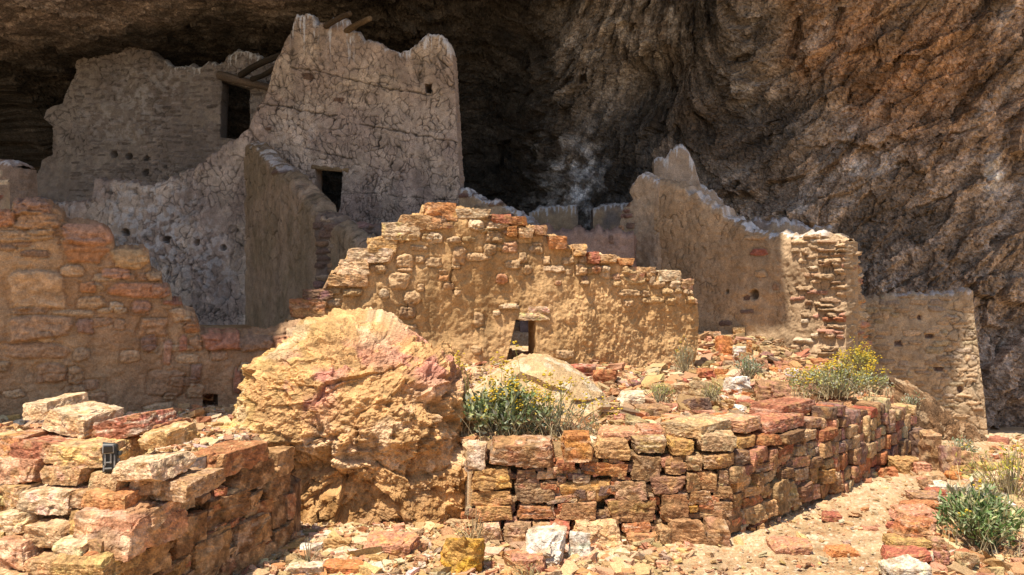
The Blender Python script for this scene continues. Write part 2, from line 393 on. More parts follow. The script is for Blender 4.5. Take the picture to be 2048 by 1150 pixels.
def masonry(name, P0, P1, base_z, top_px, label, cat='ruin wall', group=None, thick=.4, res=.014, left_px=None, right_px=None,
            holes=(), stones=(), sockets=(), seed=1, base=(.4, .28, .17), alt=(.45, .32, .2), rough=.02, crack=None, crack_lines=(),
            guano=(), courses=None, white=(), top_rough=.03, mat=None, crumble=0., extra=None, top_soft=.05, batter=0., straw=None, cap=None, lump=.03, stone_mix=0., bump_k=1.):
    pl = Plane(P0, P1, batter, 0.)
    r = np.random.RandomState(seed)
    tp = poly_sz(pl, top_px); o = np.argsort(tp[:, 0], kind='stable'); tp = tp[o]
    ns = int(pl.L/res)+2
    t = np.linspace(0, 1, ns); zt = np.interp(t*pl.L, tp[:, 0], tp[:, 1])
    zt = zt+top_rough*(fbm(t*pl.L*5, 0*t, 0*t+seed, 3, seed)+.5*np.sign(noise(t*pl.L*6, 0*t+3, 0*t, seed+1))*.5)
    bz = np.interp(t*pl.L, *np.array(base_z).T) if not np.isscalar(base_z) else np.full(ns, float(base_z))
    nh = int((zt-bz).max()/res)+3
    Z = np.clip(np.linspace(bz.min(), zt.max(), nh)[:, None], bz[None], zt[None])
    flat_ = (Z[1:]-Z[:-1]) < 1e-6; degen = flat_[:, 1:] & flat_[:, :-1]
    sl_ = np.zeros_like(Z); sr_ = np.full_like(Z, pl.L)
    if left_px is not None:
        e = poly_sz(pl, left_px); e = e[np.argsort(e[:, 1], kind='stable')]; sl_ = np.interp(Z, e[:, 1], e[:, 0])
    if right_px is not None:
        e = poly_sz(pl, right_px); e = e[np.argsort(e[:, 1], kind='stable')]; sr_ = np.interp(Z, e[:, 1], e[:, 0])
    S = sl_+t[None]*(sr_-sl_)
    hp = [poly_sz(pl, h) for h in holes]
    # holes: mark cells, pull rim to outline
    hole_cells = []
    for h in hp:
        Sc = (S[:-1, :-1]+S[1:, 1:])/2; Zc = (Z[:-1, :-1]+Z[1:, 1:])/2
        mk = inside(Sc, Zc, h); hole_cells.append(mk)
        vm = np.zeros(S.shape, int)
        for a in (0, 1):
            for b in (0, 1):
                vm[a:a+nh-1, b:b+ns-1] += mk
        rim = (vm > 0) & (vm < 4)
        bx, bzz, _ = near_poly(S[rim], Z[rim], h); S[rim] = bx; Z[rim] = bzz
    x, z = S, Z; sd = seed*3.7
    D = lump*2*fbm(x*.9, z*.9, 0*x+sd, 3, seed+11)+rough*fbm(x*5, z*5, 0*x+sd, 4, seed+12)+rough*.3*ridged(x*14, z*14, 0*x+sd, 3, seed+13)
    n1 = fbm(x*1.2, z*1.2, 0*x+sd, 4, seed+14); n2 = fbm(x*9, z*9, 0*x+sd, 3, seed+15)
    colr = mix(np.broadcast_to(col(*base), (*S.shape, 3)), np.broadcast_to(col(*alt), (*S.shape, 3)), ss(-.3, .3, n1))*(1+.22*n2[..., None])
    colr = colr*(1+.18*fbm(x*3, z*1., 0*x+sd, 3, seed+16)[..., None])
    if straw is not None:      # coarse, grainy eroded render
        u0, v0, u1, v1, am = straw
        s0, z1 = pl.sz(u0, v0); s1, z0 = pl.sz(u1, v1)
        k = ss(-.15, .2, np.minimum(np.minimum(x-s0, s1-x), np.minimum(z-z0, z1-z))*2+.25*fbm(x*3, z*3, 0*x, 3, seed+40))
        g = np.maximum(0, noise(x*34, z*15, 0*x, seed+41)+.9*noise(x*70, z*40, 0*x, seed+42))
        D += k*am*g; colr = mix(colr, colr*1.25, k*ss(.1, .5, g))
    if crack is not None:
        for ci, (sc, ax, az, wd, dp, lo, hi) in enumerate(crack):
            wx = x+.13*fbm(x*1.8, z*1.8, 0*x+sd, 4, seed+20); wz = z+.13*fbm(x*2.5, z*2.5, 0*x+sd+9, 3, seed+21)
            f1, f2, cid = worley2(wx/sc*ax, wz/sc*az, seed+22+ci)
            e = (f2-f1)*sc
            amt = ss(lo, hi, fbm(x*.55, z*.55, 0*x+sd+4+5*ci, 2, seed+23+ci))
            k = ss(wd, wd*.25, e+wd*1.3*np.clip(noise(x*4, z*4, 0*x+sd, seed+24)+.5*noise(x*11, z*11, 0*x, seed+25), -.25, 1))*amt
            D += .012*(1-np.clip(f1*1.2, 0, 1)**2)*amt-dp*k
            colr = mix(colr*(1+.16*(cid-.5)[..., None]), colr*.42, k)  # crack floors: darker mud, with occlusion painted in that their depth lacks
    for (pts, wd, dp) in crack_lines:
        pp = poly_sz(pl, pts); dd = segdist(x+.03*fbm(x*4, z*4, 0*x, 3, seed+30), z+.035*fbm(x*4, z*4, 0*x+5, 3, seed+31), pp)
        k = ss(wd, wd*.3, dd+.012*fbm(x*9, z*9, 0*x, 2, seed+33))*ss(-.35, .05, noise(x*5, z*5, 0*x, seed+34)+.25); D -= dp*k; colr = mix(colr, colr*.42, k)  # same darkening along the drawn seams, mud plus painted occlusion
    if courses is not None:
        # rows of small stones set in the mud: (z-step, stone length, bump, palette names, coverage, s-range)
        for (step, ln, bump, names, cover, ur, *zr) in courses:
            s_lo, s_hi = (0, pl.L) if ur is None else (pl.sz(ur[0], 575)[0], pl.sz(ur[1], 575)[0])
            zz = Z.min(); k = 0
            while zz < Z.max():
                st = step*r.uniform(.7, 1.35); ss_ = s_lo+r.uniform(-ln, 0)
                while ss_ < s_hi:
                    l = ln*r.uniform(.45, 1.7); k += 1
                    ztop_ = np.interp(ss_+l*.5, t*pl.L, zt)
                    if r.rand() < cover and ss_+l*.5 < s_hi and ss_+l*.5 > s_lo and (not zr or ztop_-zz < zr[0]*r.uniform(.5, 1.3)):
                        stone_patch(D, colr, S, Z, ss_+l/2, zz+st/2+r.uniform(-.2, .2)*st, l/2*.94, st/2*.9*r.uniform(.7, 1.05), PAL[names[r.randint(len(names))]]*r.uniform(.75, 1.1), bump*r.uniform(.5, 1.3), seed*1000+k, r.uniform(-.08, .08))
                    ss_ += l
                zz += st
    for i, stn in enumerate(stones):
        (u0, v0, u1, v1), cn, bump = stn[:3]; rot = stn[3] if len(stn) > 3 else r.uniform(-.06, .06)
        s0, zc = pl.sz(u0, (v0+v1)/2); s1, _ = pl.sz(u1, (v0+v1)/2); _, za = pl.sz((u0+u1)/2, v0); _, zb_ = pl.sz((u0+u1)/2, v1)
        stone_patch(D, colr, S, Z, (s0+s1)/2, (za+zb_)/2, abs(s1-s0)/2*1.04, abs(za-zb_)/2*1.06, (PAL[cn] if isinstance(cn, str) else col(*cn))*(1-stone_mix)+col(*base)*stone_mix*1.05, bump*bump_k, seed*777+i, rot)
    for (pts, am) in white:
        s_, z_ = pl.sz(*pts[:2]); s2, _ = pl.sz(pts[0]+pts[2], pts[1]); _, z2 = pl.sz(pts[0], pts[1]+pts[3])
        q = np.sqrt(((x-s_)/abs(s2-s_))**2+((z-z_)/abs(z2-z_))**2)
        k = ss(1.1, .4, q)*ss(-.02, .25, fbm(x*7, z*7, 0*x+sd, 4, seed+50))*am
        colr = mix(colr, np.broadcast_to(col(.62, .6, .6), colr.shape), k)
    if extra is not None: extra(pl, S, Z, D, colr, zt)
    below = zt[None]-Z
    for (ua, ub, ln, am) in guano:
        sa, _ = pl.sz(ua, 300); sb, _ = pl.sz(ub, 300); sa, sb = min(sa, sb), max(sa, sb)
        k0 = ss(sa-.06, sa+.06, x)*ss(sb+.06, sb-.06, x)
        st = np.clip(.15+1.1*noise(x*17, .9*z, 0*x+2, seed+60)+.5*noise(x*40, .9*z, 0*x+2, seed+61), .06, 2)*ln
        k = k0*am*ss(st, st*.5, below)*ss(-.5, -.1, noise(x*20, z*6, 0*x+2, seed+62))
        colr = mix(colr, np.broadcast_to(col(.66, .65, .65), colr.shape), np.clip(k*.95*ss(-.4, .05, noise(x*7, z*6, 0*x, seed+63)+.12), 0, .95))
    for (u, v, rr, dp) in sockets:
        s_, z_ = pl.sz(u, v); q = np.hypot((x-s_), (z-z_))/rr+.25*fbm(x*8, z*8, 0*x, 2, seed+70)
        k = ss(1.05, .8, q); D -= dp*k; colr = mix(colr, colr*.5, k)
    D -= top_soft*np.clip(1-below/.12, 0, 1)**2.5
    if crumble:
        D += crumble*np.clip(ridged(x*4, z*5, 0*x+sd, 4, seed+80), -1, 1)
    # assemble: front, top, back
    Vf = pl.pt(S, Z, D)
    Db = -thick+.03*fbm(x*2, z*2, 0*x+sd+30, 3, seed+90)
    Vb = pl.pt(S, Z, Db)
    cb = np.broadcast_to(col(*base), colr.shape)*(1+.3*fbm(x*4, z*4, 0*x+1, 3, seed+91)[..., None])
    nt_ = max(5, int(thick/.05))
    lam = np.linspace(0, 1, nt_+2)[1:-1][:, None]
    tS = np.broadcast_to(S[-1][None], (nt_, ns)); tx = tS; ty = np.broadcast_to(lam*thick, (nt_, ns))
    up = .04*np.sin(lam*np.pi)+top_rough*1.0*fbm(tx*4, ty*4, 0*tx+sd, 3, seed+92)+.02*ridged(tx*12, ty*12, 0*tx, 2, seed+93)
    Vt = Vf[-1][None]*(1-lam[..., None])+Vb[-1][None]*lam[..., None]; Vt = Vt.copy(); Vt[..., 2] += up
    ct = mix(colr[-1][None]+0*tx[..., None], col(*base)+0*tx[..., None]*colr[-1][None], ss(-.1, .3, fbm(tx*5, ty*5, 0*tx+4, 3, seed+64))*.75)*(1+.3*fbm(tx*8, ty*8, 0*tx, 3, seed+94)[..., None])
    V = [Vf.reshape(-1, 3), Vt.reshape(-1, 3), Vb[::-1].reshape(-1, 3)]
    cc = [colr.reshape(-1, 3), ct.reshape(-1, 3), cb[::-1].reshape(-1, 3)]
    nrow = nh+nt_+nh
    Q = gridq(nrow, ns).reshape(nrow-1, ns-1, 4); keep = np.ones((nrow-1, ns-1), bool)
    keep[:nh-1][degen] = False; keep[nh+nt_:][degen[::-1]] = False
    for mk in hole_cells:
        keep[:nh-1][mk] = False; keep[nh+nt_:][mk[::-1]] = False
    Qs = [Q[keep]]; nv = nrow*ns
    fi = np.arange(nh*ns).reshape(nh, ns); bi = (nh+nt_)*ns+np.arange(nh*ns).reshape(nh, ns)[::-1]
    # jambs
    for mk in hole_cells:
        pad = np.pad(mk, 1); E = []
        a, b = np.where(pad[1:-1, 1:-1] & ~pad[:-2, 1:-1]); E += [((i, k), (i, k+1)) for i, k in zip(a, b)]
        a, b = np.where(pad[1:-1, 1:-1] & ~pad[2:, 1:-1]); E += [((i+1, k+1), (i+1, k)) for i, k in zip(a, b)]
        a, b = np.where(pad[1:-1, 1:-1] & ~pad[1:-1, :-2]); E += [((i+1, k), (i, k)) for i, k in zip(a, b)]
        a, b = np.where(pad[1:-1, 1:-1] & ~pad[1:-1, 2:]); E += [((i, k+1), (i+1, k+1)) for i, k in zip(a, b)]
        ids = {}
        m = 8; VV = []; CCc = []
        def vid(p, q):
            nonlocal nv
            if q == 0: return fi[p]
            if q == m: return bi[p]
            if (p, q) not in ids:
                l = q/m; P = Vf[p]*(1-l)+Vb[p]*l; P = P+.02*np.array([noise(P[0]*9, P[1]*9, P[2]*9, seed+95), 0, noise(P[0]*9, P[1]*9, P[2]*9, seed+96)])
                ids[(p, q)] = nv; VV.append(P); CCc.append(col(*base)*.9); nv += 1
            return ids[(p, q)]
        J = []
        for p, q2 in E:
            for k in range(m):
                J.append((vid(p, k), vid(q2, k), vid(q2, k+1), vid(p, k+1)))
        if J:
            Qs.append(np.array(J)); 
            if VV: V.append(np.array(VV)); cc.append(np.array(CCc))
    # ends
    ne = max(5, int(thick/.03))
    for e in (0, ns-1):
        lam = np.linspace(0, 1, ne)[None, :, None]
        P = Vf[:, e][:, None]*(1-lam)+Vb[:, e][:, None]*lam
        yy = lam[..., 0]*thick+0*P[..., 0]; zz = P[..., 2]
        win = np.sin(np.clip(lam[..., 0], 0, 1)*np.pi)
        dd = (.02+.035*fbm(yy*6, zz*7, 0*yy+e, 4, seed+97)+.02*ridged(yy*9, zz*14, 0*yy+e, 3, seed+98))*win*(1 if e else -1)
        P[..., 0] += pl.d[0]*dd; P[..., 1] += pl.d[1]*dd
        ce = np.broadcast_to(col(*base), P.shape)*(1+.3*fbm(yy*5, zz*9, 0*yy, 3, seed+99)[..., None])
        Qs.append(gridq(nh, ne)+nv if e else (gridq(nh, ne)+nv)[:, ::-1]); nv += nh*ne
        V.append(P.reshape(-1, 3)); cc.append(ce.reshape(-1, 3))
    V = np.vstack(V); cc = np.vstack(cc); Q = np.vstack(Qs)
    if np.cross(np.array([*pl.d, 0]), np.array([0, 0, 1.]))@np.array([*pl.n, 0]) < 0: Q = Q[:, ::-1]
    mid = (pl.P0+pl.P1)/2
    root = empty(name, (mid[0], mid[1], float(np.min(bz))), label, cat, group)
    obj('masonry' if name != 'cave_wall' else 'face', V, Q, cc, mat or M_MUD, root)
    return root, pl

def crop(boxes, ox, oy, sc):
    return [(((b[0]/sc+ox, b[1]/sc+oy, b[2]/sc+ox, b[3]/sc+oy)), *b[4:]) for b in boxes]

# ================================================================== SETTING
def make_ground():
    def axis(lo, hi, step, far, k=1.25):
        a = list(np.arange(lo, hi, step)); s = step; x = a[-1]
        while x < far: s *= k; x += s; a.append(x)
        s = step; x = lo
        pre = []
        while x > -far: s *= k; x -= s; pre.append(x)
        return np.array(pre[::-1]+a)
    xs = axis(-4.2, 6.6, .0135, 90)
    ya = [3.2]
    while ya[-1] < 14: ya.append(ya[-1]+max(.011, .0011*ya[-1]**2*.75))
    y2 = [ya[0]]; s = .02
    while y2[-1] > -90: s *= 1.3; y2.append(y2[-1]-s)
    y3 = [ya[-1]]; s = .1
    while y3[-1] < 60: s *= 1.3; y3.append(y3[-1]+s)
    ys = np.array(y2[::-1][:-1]+ya+y3[1:])
    X, Y = np.meshgrid(xs, ys); Z = G(X, Y)
    near = ss(20, 10, np.hypot(X, Y))
    f1, f2, cid = worley2(X*16+.3*noise(X*9, Y*9, 0*X), Y*16, 3)
    g1, g2, gid = worley2(X*38, Y*38, 5)
    pathness = ss(.05, .35, segdist(X, Y, R_LINE))*ss(2.2, 1.2, np.abs(X-.78*Y+2.05)*1.9)*(~inside(X, Y, R_POLY))
    rough = 1-.72*pathness
    n1 = fbm(X*1.3, Y*1.3, 0*X, 4, 1); n2 = fbm(X*7, Y*7, 0*X, 4, 2)
    Z += near*(.03*n1+.014*n2*rough+.016*rough*np.maximum(0, .5-f1)*(cid > .5)*2+.008*np.maximum(0, .5-g1)*(gid > .35)*2)
    c = mix(np.broadcast_to(col(.47, .34, .205), (*X.shape, 3)), np.broadcast_to(col(.55, .425, .275), (*X.shape, 3)), ss(-.3, .4, n1))
    c = mix(c, c*np.array([.80, .76, .74]), pathness)
    c = c*(1+.3*n2[..., None])
    c = mix(c, c*np.array([.8, .55, .45]), (gid > .78)*.7*ss(.5, .3, g1)); c = mix(c, np.broadcast_to(col(.66, .56, .42), c.shape), (gid < .2)*.7*ss(.5, .3, g1))
    o = obj('ground', np.stack([X, Y, Z], -1).reshape(-1, 3), gridq(*X.shape), c.reshape(-1, 3), M_GROUND, loc=(0, 0, 0), smooth=False)
    tag(o, kind='structure')
make_ground()

# shadow edge of the roof on the z=0 plane (points travel along the sun's rays up to the lip)
COT = 1/math.tan(ELEV); DOWN = -SH*COT                 # a point at height z shades the ground at p + z*DOWN
def to_lip(p, z): return np.array([p[0]-DOWN[0]*z, p[1]-DOWN[1]*z, z])
EDGE = [(-30, 1.5), (-12, 3.8), (-5.5, 5.45), (-3.2, 6.22), (-2.45, 6.55), (-1.95, 7.0), (-1.78, 7.7), (-1.9, 8.4), (-1.65, 9.9), (1.3, 11.2), (2.85, 12.1), (3.75, 12.05),
        (4.25, 11.62), (4.65, 12.3), (5.4, 11.7), (6.35, 11.95), (7.25, 12.45), (9, 13.0), (14, 16), (30, 26)]
LIPZ = 11.0
def make_cliff():
    lip = np.array([to_lip(p, LIPZ) for p in EDGE])
    # section of the cave at stations along x: list of (y, z) from the roof down to the floor
    ST = {
     -30: [(8, 8.5), (13, 6.8), (19, 5.6), (23, 4), (24, 1), (24, -3)],
     -11: [(8.5, 9.2), (12.6, 7.7), (16.5, 7.25), (22, 6.6), (25, 4), (25, 0), (25, -3)],
     -6.5: [(9.5, 9.4), (13.4, 8.3), (17, 7.9), (22.5, 7.2), (24.5, 4), (24.5, 0), (24.5, -3)],
     -3: [(10.5, 9.4), (15, 8.4), (19, 8.0), (22.5, 7), (24, 4), (24, 0), (24, -3)],
     0: [(12, 10.2), (17, 9.4), (20, 8.2), (21.5, 6), (21.5, 3), (21, 0), (21, -3)],
     1.6: [(12.5, 10.2), (17, 9.0), (19, 7.4), (19.8, 5), (19.2, 3), (18.8, 0), (18.6, -3)],
     4: [(13, 10), (16, 8.6), (17.6, 6.5), (18.2, 5), (17.6, 3), (16.8, 0), (16.5, -3)],
     6: [(13.3, 10), (15.2, 8), (16.2, 6), (16.4, 4.2), (16.0, 2.6), (15.2, .4), (15, -3)],
     9: [(13.5, 10), (14.5, 8), (15.1, 6), (15.3, 4), (15.1, 2.2), (14.7, 0), (14.5, -3)],
     12: [(14, 10), (14.6, 8), (14.9, 6), (15, 4), (15, 2), (14.7, 0), (14.5, -3)],
     30: [(20, 10), (20, 8), (20, 6), (20, 4), (20, 2), (20, 0), (20, -3)]}
    kx = sorted(ST)
    def resample(p, n):
        p = np.array(p, float); d = np.r_[0, np.cumsum(np.hypot(*np.diff(p, axis=0).T))]; d /= d[-1]
        t = np.linspace(0, 1, 16); q = np.stack([np.interp(t, d, p[:, 0]), np.interp(t, d, p[:, 1])], -1)
        for _ in range(2): q[1:-1] = .25*q[:-2]+.5*q[1:-1]+.25*q[2:]
        return q
    sec = np.array([resample(ST[k], 16) for k in kx])          # (K,16,2)
    xs = np.concatenate([np.linspace(-30, -12.5, 30)[:-1], np.linspace(-12.5, 12.5, 1050), np.linspace(12.5, 30, 40)[1:]])
    def smoothinterp(x, xp, fp):
        i = np.clip(np.searchsorted(xp, x)-1, 0, len(xp)-2); t = (x-np.array(xp)[i])/(np.array(xp)[i+1]-np.array(xp)[i]); t = t*t*(3-2*t)*.5+t*.5
        return fp[i]*(1-t)+fp[i+1]*t
    nr = 620
    tr = np.linspace(0, 15, nr)
    P = np.zeros((nr, len(xs), 3))
    for m in range(2):
        ctrl = np.stack([smoothinterp(xs, kx, sec[:, k, m]) for k in range(16)], 0)
        for i in range(len(xs)): P[:, i, 1+m] = np.interp(tr, np.arange(16), ctrl[:, i])
    P[..., 0] = xs[None]
    # roof strip from the lip to the first row, and the outer face above the lip
    lx = np.interp(xs, lip[:, 0], lip[:, 0]); 
    order = np.r_[0, np.cumsum(np.hypot(*np.diff(lip[:, :2], axis=0).T))]
    tt = np.interp(xs, np.linspace(-30, 30, len(order)), order)
    # lip column for each x: nearest arclength by its own x, monotone
    lx = np.maximum.accumulate(lip[:, 0]+np.arange(len(lip))*1e-4)
    # keep the exact outline: parametrise lip by arclength and map columns piecewise so that x is shared
    arc = np.interp(xs, lx, order)
    L = np.stack([np.interp(arc, order, lip[:, k]) for k in range(3)], -1)
    nl = 14; lam = np.linspace(0, 1, nl)[:-1, None, None]
    strip = L[None]*(1-lam)+P[0][None]*lam
    strip[..., 2] -= 0.0
    up = np.stack([L+np.array([-.1, 1., 1.])*h for h in (14, 9, 5, 2, .5)], 0)
    V = np.concatenate([up, strip, P], 0)
    k0 = len(up)+nl-1
    # normals of the base sheet
    dv = np.gradient(V, axis=0); du = np.gradient(V, axis=1)
    N = np.cross(du, dv); N /= np.linalg.norm(N, axis=-1, keepdims=True)+1e-9
    s = np.sign((N*(np.array([0, 4, 2.])-V)).sum(-1, keepdims=True)); N *= np.where(s == 0, 1, s)
    x, y, z = V[..., 0], V[..., 1], V[..., 2]
    # tilted beds: the rock splits along steep planes on the right, flat ones in the cave
    a = ss(1.0, 5.0, x); q = (x*.75-z*.65)*a+(z*1.0+.15*x)*(1-a)
    pp = (x*.65+z*.75)
    big = fbm(x*.28, y*.28, z*.28, 4, 101)
    med = fbm(x*.9, y*.9, z*.9, 4, 102)
    blk1, blk2, bid = worley3(q*1.5+.6*med, pp*.55+.4*big, y*.5, 103)
    b1, b2, bid2 = worley3(q*4.2+.5*med, pp*1.6, y*1.4, 104)
    lay = noise(q*5.5+1.6*med, pp*.5, y*.3, 105)
    fine = fbm(x*5, y*5, z*5, 4, 106); rid = ridged(q*3.2, pp*1.1, y*2, 4, 107)
    vert = ridged(x*3.0+.4*med, z*.45, y*.6, 3, 109)*ss(3, 7, x)
    rg = ss(-2, 3, x)
    t1, s1 = facet3(q*.95+.5*med, pp*.5+.3*med, y*.5, 120); t2, s2 = facet3(q*2.6+.35*med, pp*1.2, y*1.2, 121); t3, s3 = facet3(q*7+.4*fine, pp*3.2, y*3, 122)
    t4, s4 = facet3(x*14, z*11, y*9, 123)
    disp = .28*big+.07*med+(.31*t1+.09*s1)*(.4+.6*rg)+(.19*t2+.06*s2)+(.075*t3+.035*s3)+.05*t4+.04*lay+.02*fine+.02*rid+.04*vert
    # hollows (dark alcoves) and bulges
    def blob(u, v, Y, rx, rz): 
        c = at(u, v, Y); return np.exp(-(((x-c[0])/rx)**2+((z-c[2])/rz)**2)*1.2)*ss(10.5, 12.5, y)
    disp -= 1.1*blob(1300, 160, 17.5, .9, .7)+1.0*blob(1640, 555, 14.8, .55, .28)*1.0+.8*blob(960, 250, 21, .9, 2.2)
    disp += .5*blob(1150, 120, 19, .8, 1.2)-.4*blob(1420, 230, 17, 1.2, .4)+.35*blob(1760, 320, 15, .9, 1.0)
    disp *= 1-.55*ss(-3, -5, x)*ss(5.6, 6.6, z)
    mask = np.ones(len(V)); mask[:k0-nl+2] = .15; mask[k0-nl+2:k0] = np.linspace(.2, .8, nl-2)
    disp *= mask[:, None]
    V = V+N*disp[..., None]
    # colour of the rock
    n1 = fbm(x*.5, y*.5, z*.5, 4, 110); n2 = fbm(x*2.2, y*2.2, z*2.2, 4, 111); n3 = fbm(q*6, pp*2, y*2, 3, 112)
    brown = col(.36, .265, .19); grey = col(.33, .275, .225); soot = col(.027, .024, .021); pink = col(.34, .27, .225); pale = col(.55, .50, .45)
    sh = V.shape
    c = mix(np.broadcast_to(grey, sh), np.broadcast_to(brown, sh), ss(2.6, 6.2, x+n1*2.0))
    c = mix(c, np.broadcast_to(col(.40, .21, .10), sh), blob(1800, 120, 15, 2.4, 1.6)*ss(-.3, .3, n1)*.7)
    c = mix(c, np.broadcast_to(pink, sh), ss(-3.4, -5.4, x)*ss(19.5, 17.0, y+n1*1.5))  # pinkish outer roof, kept paler to paint in the sky light
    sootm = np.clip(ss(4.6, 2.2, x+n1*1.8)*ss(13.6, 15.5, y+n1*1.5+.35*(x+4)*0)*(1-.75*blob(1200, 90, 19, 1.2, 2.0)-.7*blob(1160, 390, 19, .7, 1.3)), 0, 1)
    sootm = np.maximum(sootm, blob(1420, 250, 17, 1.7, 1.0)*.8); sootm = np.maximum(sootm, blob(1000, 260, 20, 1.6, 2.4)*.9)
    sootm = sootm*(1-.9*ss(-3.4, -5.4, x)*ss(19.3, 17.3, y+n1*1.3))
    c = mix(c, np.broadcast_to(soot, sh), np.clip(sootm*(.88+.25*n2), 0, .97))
    # pale mineral streaks
    for (u, v, Y, rx, rz, am) in ((1260, 40, 18.5, .8, .7, .55), (1180, 130, 18.8, .55, .9, .6), (1080, 290, 19.5, .5, .9, .35), (1165, 340, 18.7, .6, 1.0, .9), (1140, 410, 18.7, 1.1, .55, .75), (1330, 60, 17.5, .7, .8, .5), (1490, 130, 16.4, .4, .9, .5), (1800, 320, 14.6, .5, .25, .8), (2030, 340, 14.5, .5, .5, .9), (1650, 420, 15, .35, .7, .5), (1600, 540, 15, .6, .3, .3)):
        k = blob(u, v, Y, rx, rz)*ss(-.05, .35, n2+.4*n3)*am
        c = mix(c, np.broadcast_to(pale, sh), k)
    c = mix(c, np.broadcast_to(col(.58, .59, .62), sh), blob(1165, 360, 18.7, .55, 1.0)*ss(-.2, .3, n2)*.9)
    c = c*(1+.40*n2[..., None])*(1+.12*n3[..., None])*(1+.40*s2[..., None])*(1+.35*s3[..., None])*(1+.45*fbm(x*16, y*16, z*16, 2, 125)[..., None])
    stk = fbm(q*2.6, pp*.35, y*.3, 4, 114)
    c = c*(1+.38*stk*rg)[..., None]; c = mix(c, np.broadcast_to(pale, sh), ss(.25, .6, stk)*.28*rg*(1-sootm))
    c = mix(c, c*.42, ss(.15, .48, fbm(q*1.3, pp*.5, y*.5, 4, 113))*.62*rg)
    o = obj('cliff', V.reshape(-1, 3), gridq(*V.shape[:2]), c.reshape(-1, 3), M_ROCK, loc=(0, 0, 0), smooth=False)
    tag(o, kind='structure')
make_cliff()

# ================================================================== RUIN WALLS
for _k, _v in {'adobe_gold': (.47, .30, .145), 'adobe': (.24, .20, .175), 'adobe_light': (.32, .27, .24), 'adobe_dark': (.19, .155, .135)}.items(): PAL[_k] = np.array(_v)
W_BACK = ('adobe', 'adobe_light', 'adobe_dark')
W_GREY = ('grey', 'brown', 'dark', 'purple'); W_WARM = ('tan', 'brown', 'ochre', 'orange', 'red', 'salmon')

def stain(pl, S, Z, D, colr, zt):
    # weathering of the plaster: fallen patches showing the coarse core, darker washes, a paler upper storey
    a = fbm(S*.9, Z*.7, 0*S+7, 4, 401); b = fbm(S*2.6, Z*2.2, 0*S+7, 4, 402); g = fbm(S*13, Z*15, 0*S, 3, 403)
    up = ss(4.6, 5.4, Z+.25*a+.12*(S-3)*.0)
    colr *= (1+.30*a+.22*b)[..., None]
    colr *= 1+up[..., None]*np.array([.12, .08, -.02])
    m = ss(.28, .42, b+.25*a)
    D -= m*(.022-.012*g); colr *= (1-m*(.28-.25*g))[..., None]
    dr = ss(.12, .5, noise(S*6, Z*.5, 0*S, 404)+.3*b)*ss(1.6, .2, zt[None]-Z)
    colr *= (1-.22*dr)[..., None]

# the tall two-storey wall with the doorway
tower_top = [(-40, 392), (20, 395), (60, 396), (115, 406), (178, 401), (186, 358), (240, 362), (300, 372), (330, 356), (380, 335), (415, 312), (440, 292), (470, 272), (488, 262), (500, 236), (513, 208), (526, 190), (536, 165), (546, 140), (553, 118), (560, 104), (570, 78), (585, 58), (590, 34), (608, 24), (628, 33), (634, 46), (650, 44), (658, 50), (664, 31), (694, 34), (700, 58), (716, 62), (724, 76), (760, 88), (800, 103), (828, 96), (846, 74), (862, 66), (886, 72), (898, 84), (906, 108)]
tower, TP = masonry('two_storey_wall', at2(-40, 15.6), at2(906, 14.7), .7, tower_top,
    "tall two-storey mud-plastered wall with a crackled face and a dark doorway", thick=.45, res=.0125, seed=3,
    right_px=[(905, 60), (905, 110), (912, 220), (918, 330), (922, 390), (924, 480), (926, 700)],
    holes=[[(629, 332), (684, 338), (682, 408), (672, 440), (632, 438), (628, 400)], [(849, 167), (864, 167), (862, 187), (850, 186)]],
    base=(.39, .305, .255), alt=(.49, .395, .32), rough=.016,
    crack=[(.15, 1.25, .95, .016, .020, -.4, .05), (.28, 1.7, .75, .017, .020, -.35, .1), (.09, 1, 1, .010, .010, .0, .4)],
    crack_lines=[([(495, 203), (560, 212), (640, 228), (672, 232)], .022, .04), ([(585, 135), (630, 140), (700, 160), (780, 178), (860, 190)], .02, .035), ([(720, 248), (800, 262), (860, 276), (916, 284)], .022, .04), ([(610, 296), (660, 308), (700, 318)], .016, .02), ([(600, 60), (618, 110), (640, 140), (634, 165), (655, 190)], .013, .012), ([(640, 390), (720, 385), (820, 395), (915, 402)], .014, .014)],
    guano=[(584, 634, .75, 1.1), (656, 706, 1.1, 1.1), (796, 904, .4, 1.1), (840, 886, .9, 1.1), (700, 800, .12, .7)],
    extra=stain, white=[((300, 400, 140, 60), .45), ((280, 470, 110, 80), .6), ((385, 500, 90, 90), .4), ((90, 410, 90, 25), .6), ((600, 260, 60, 60), .25), ((440, 560, 60, 70), .3)],
    sockets=[(255, 465, .075, .16), (335, 480, .075, .16), (396, 485, .065, .15), (447, 495, .065, .15)],
    stones=[((605, 145, 625, 160), 'dark', .01), ((530, 255, 545, 262), 'dark', .02), ((548, 330, 582, 346), 'dark', .03), ((668, 196, 690, 204), 'dark', .015)],
    lump=.03, top_rough=.055)
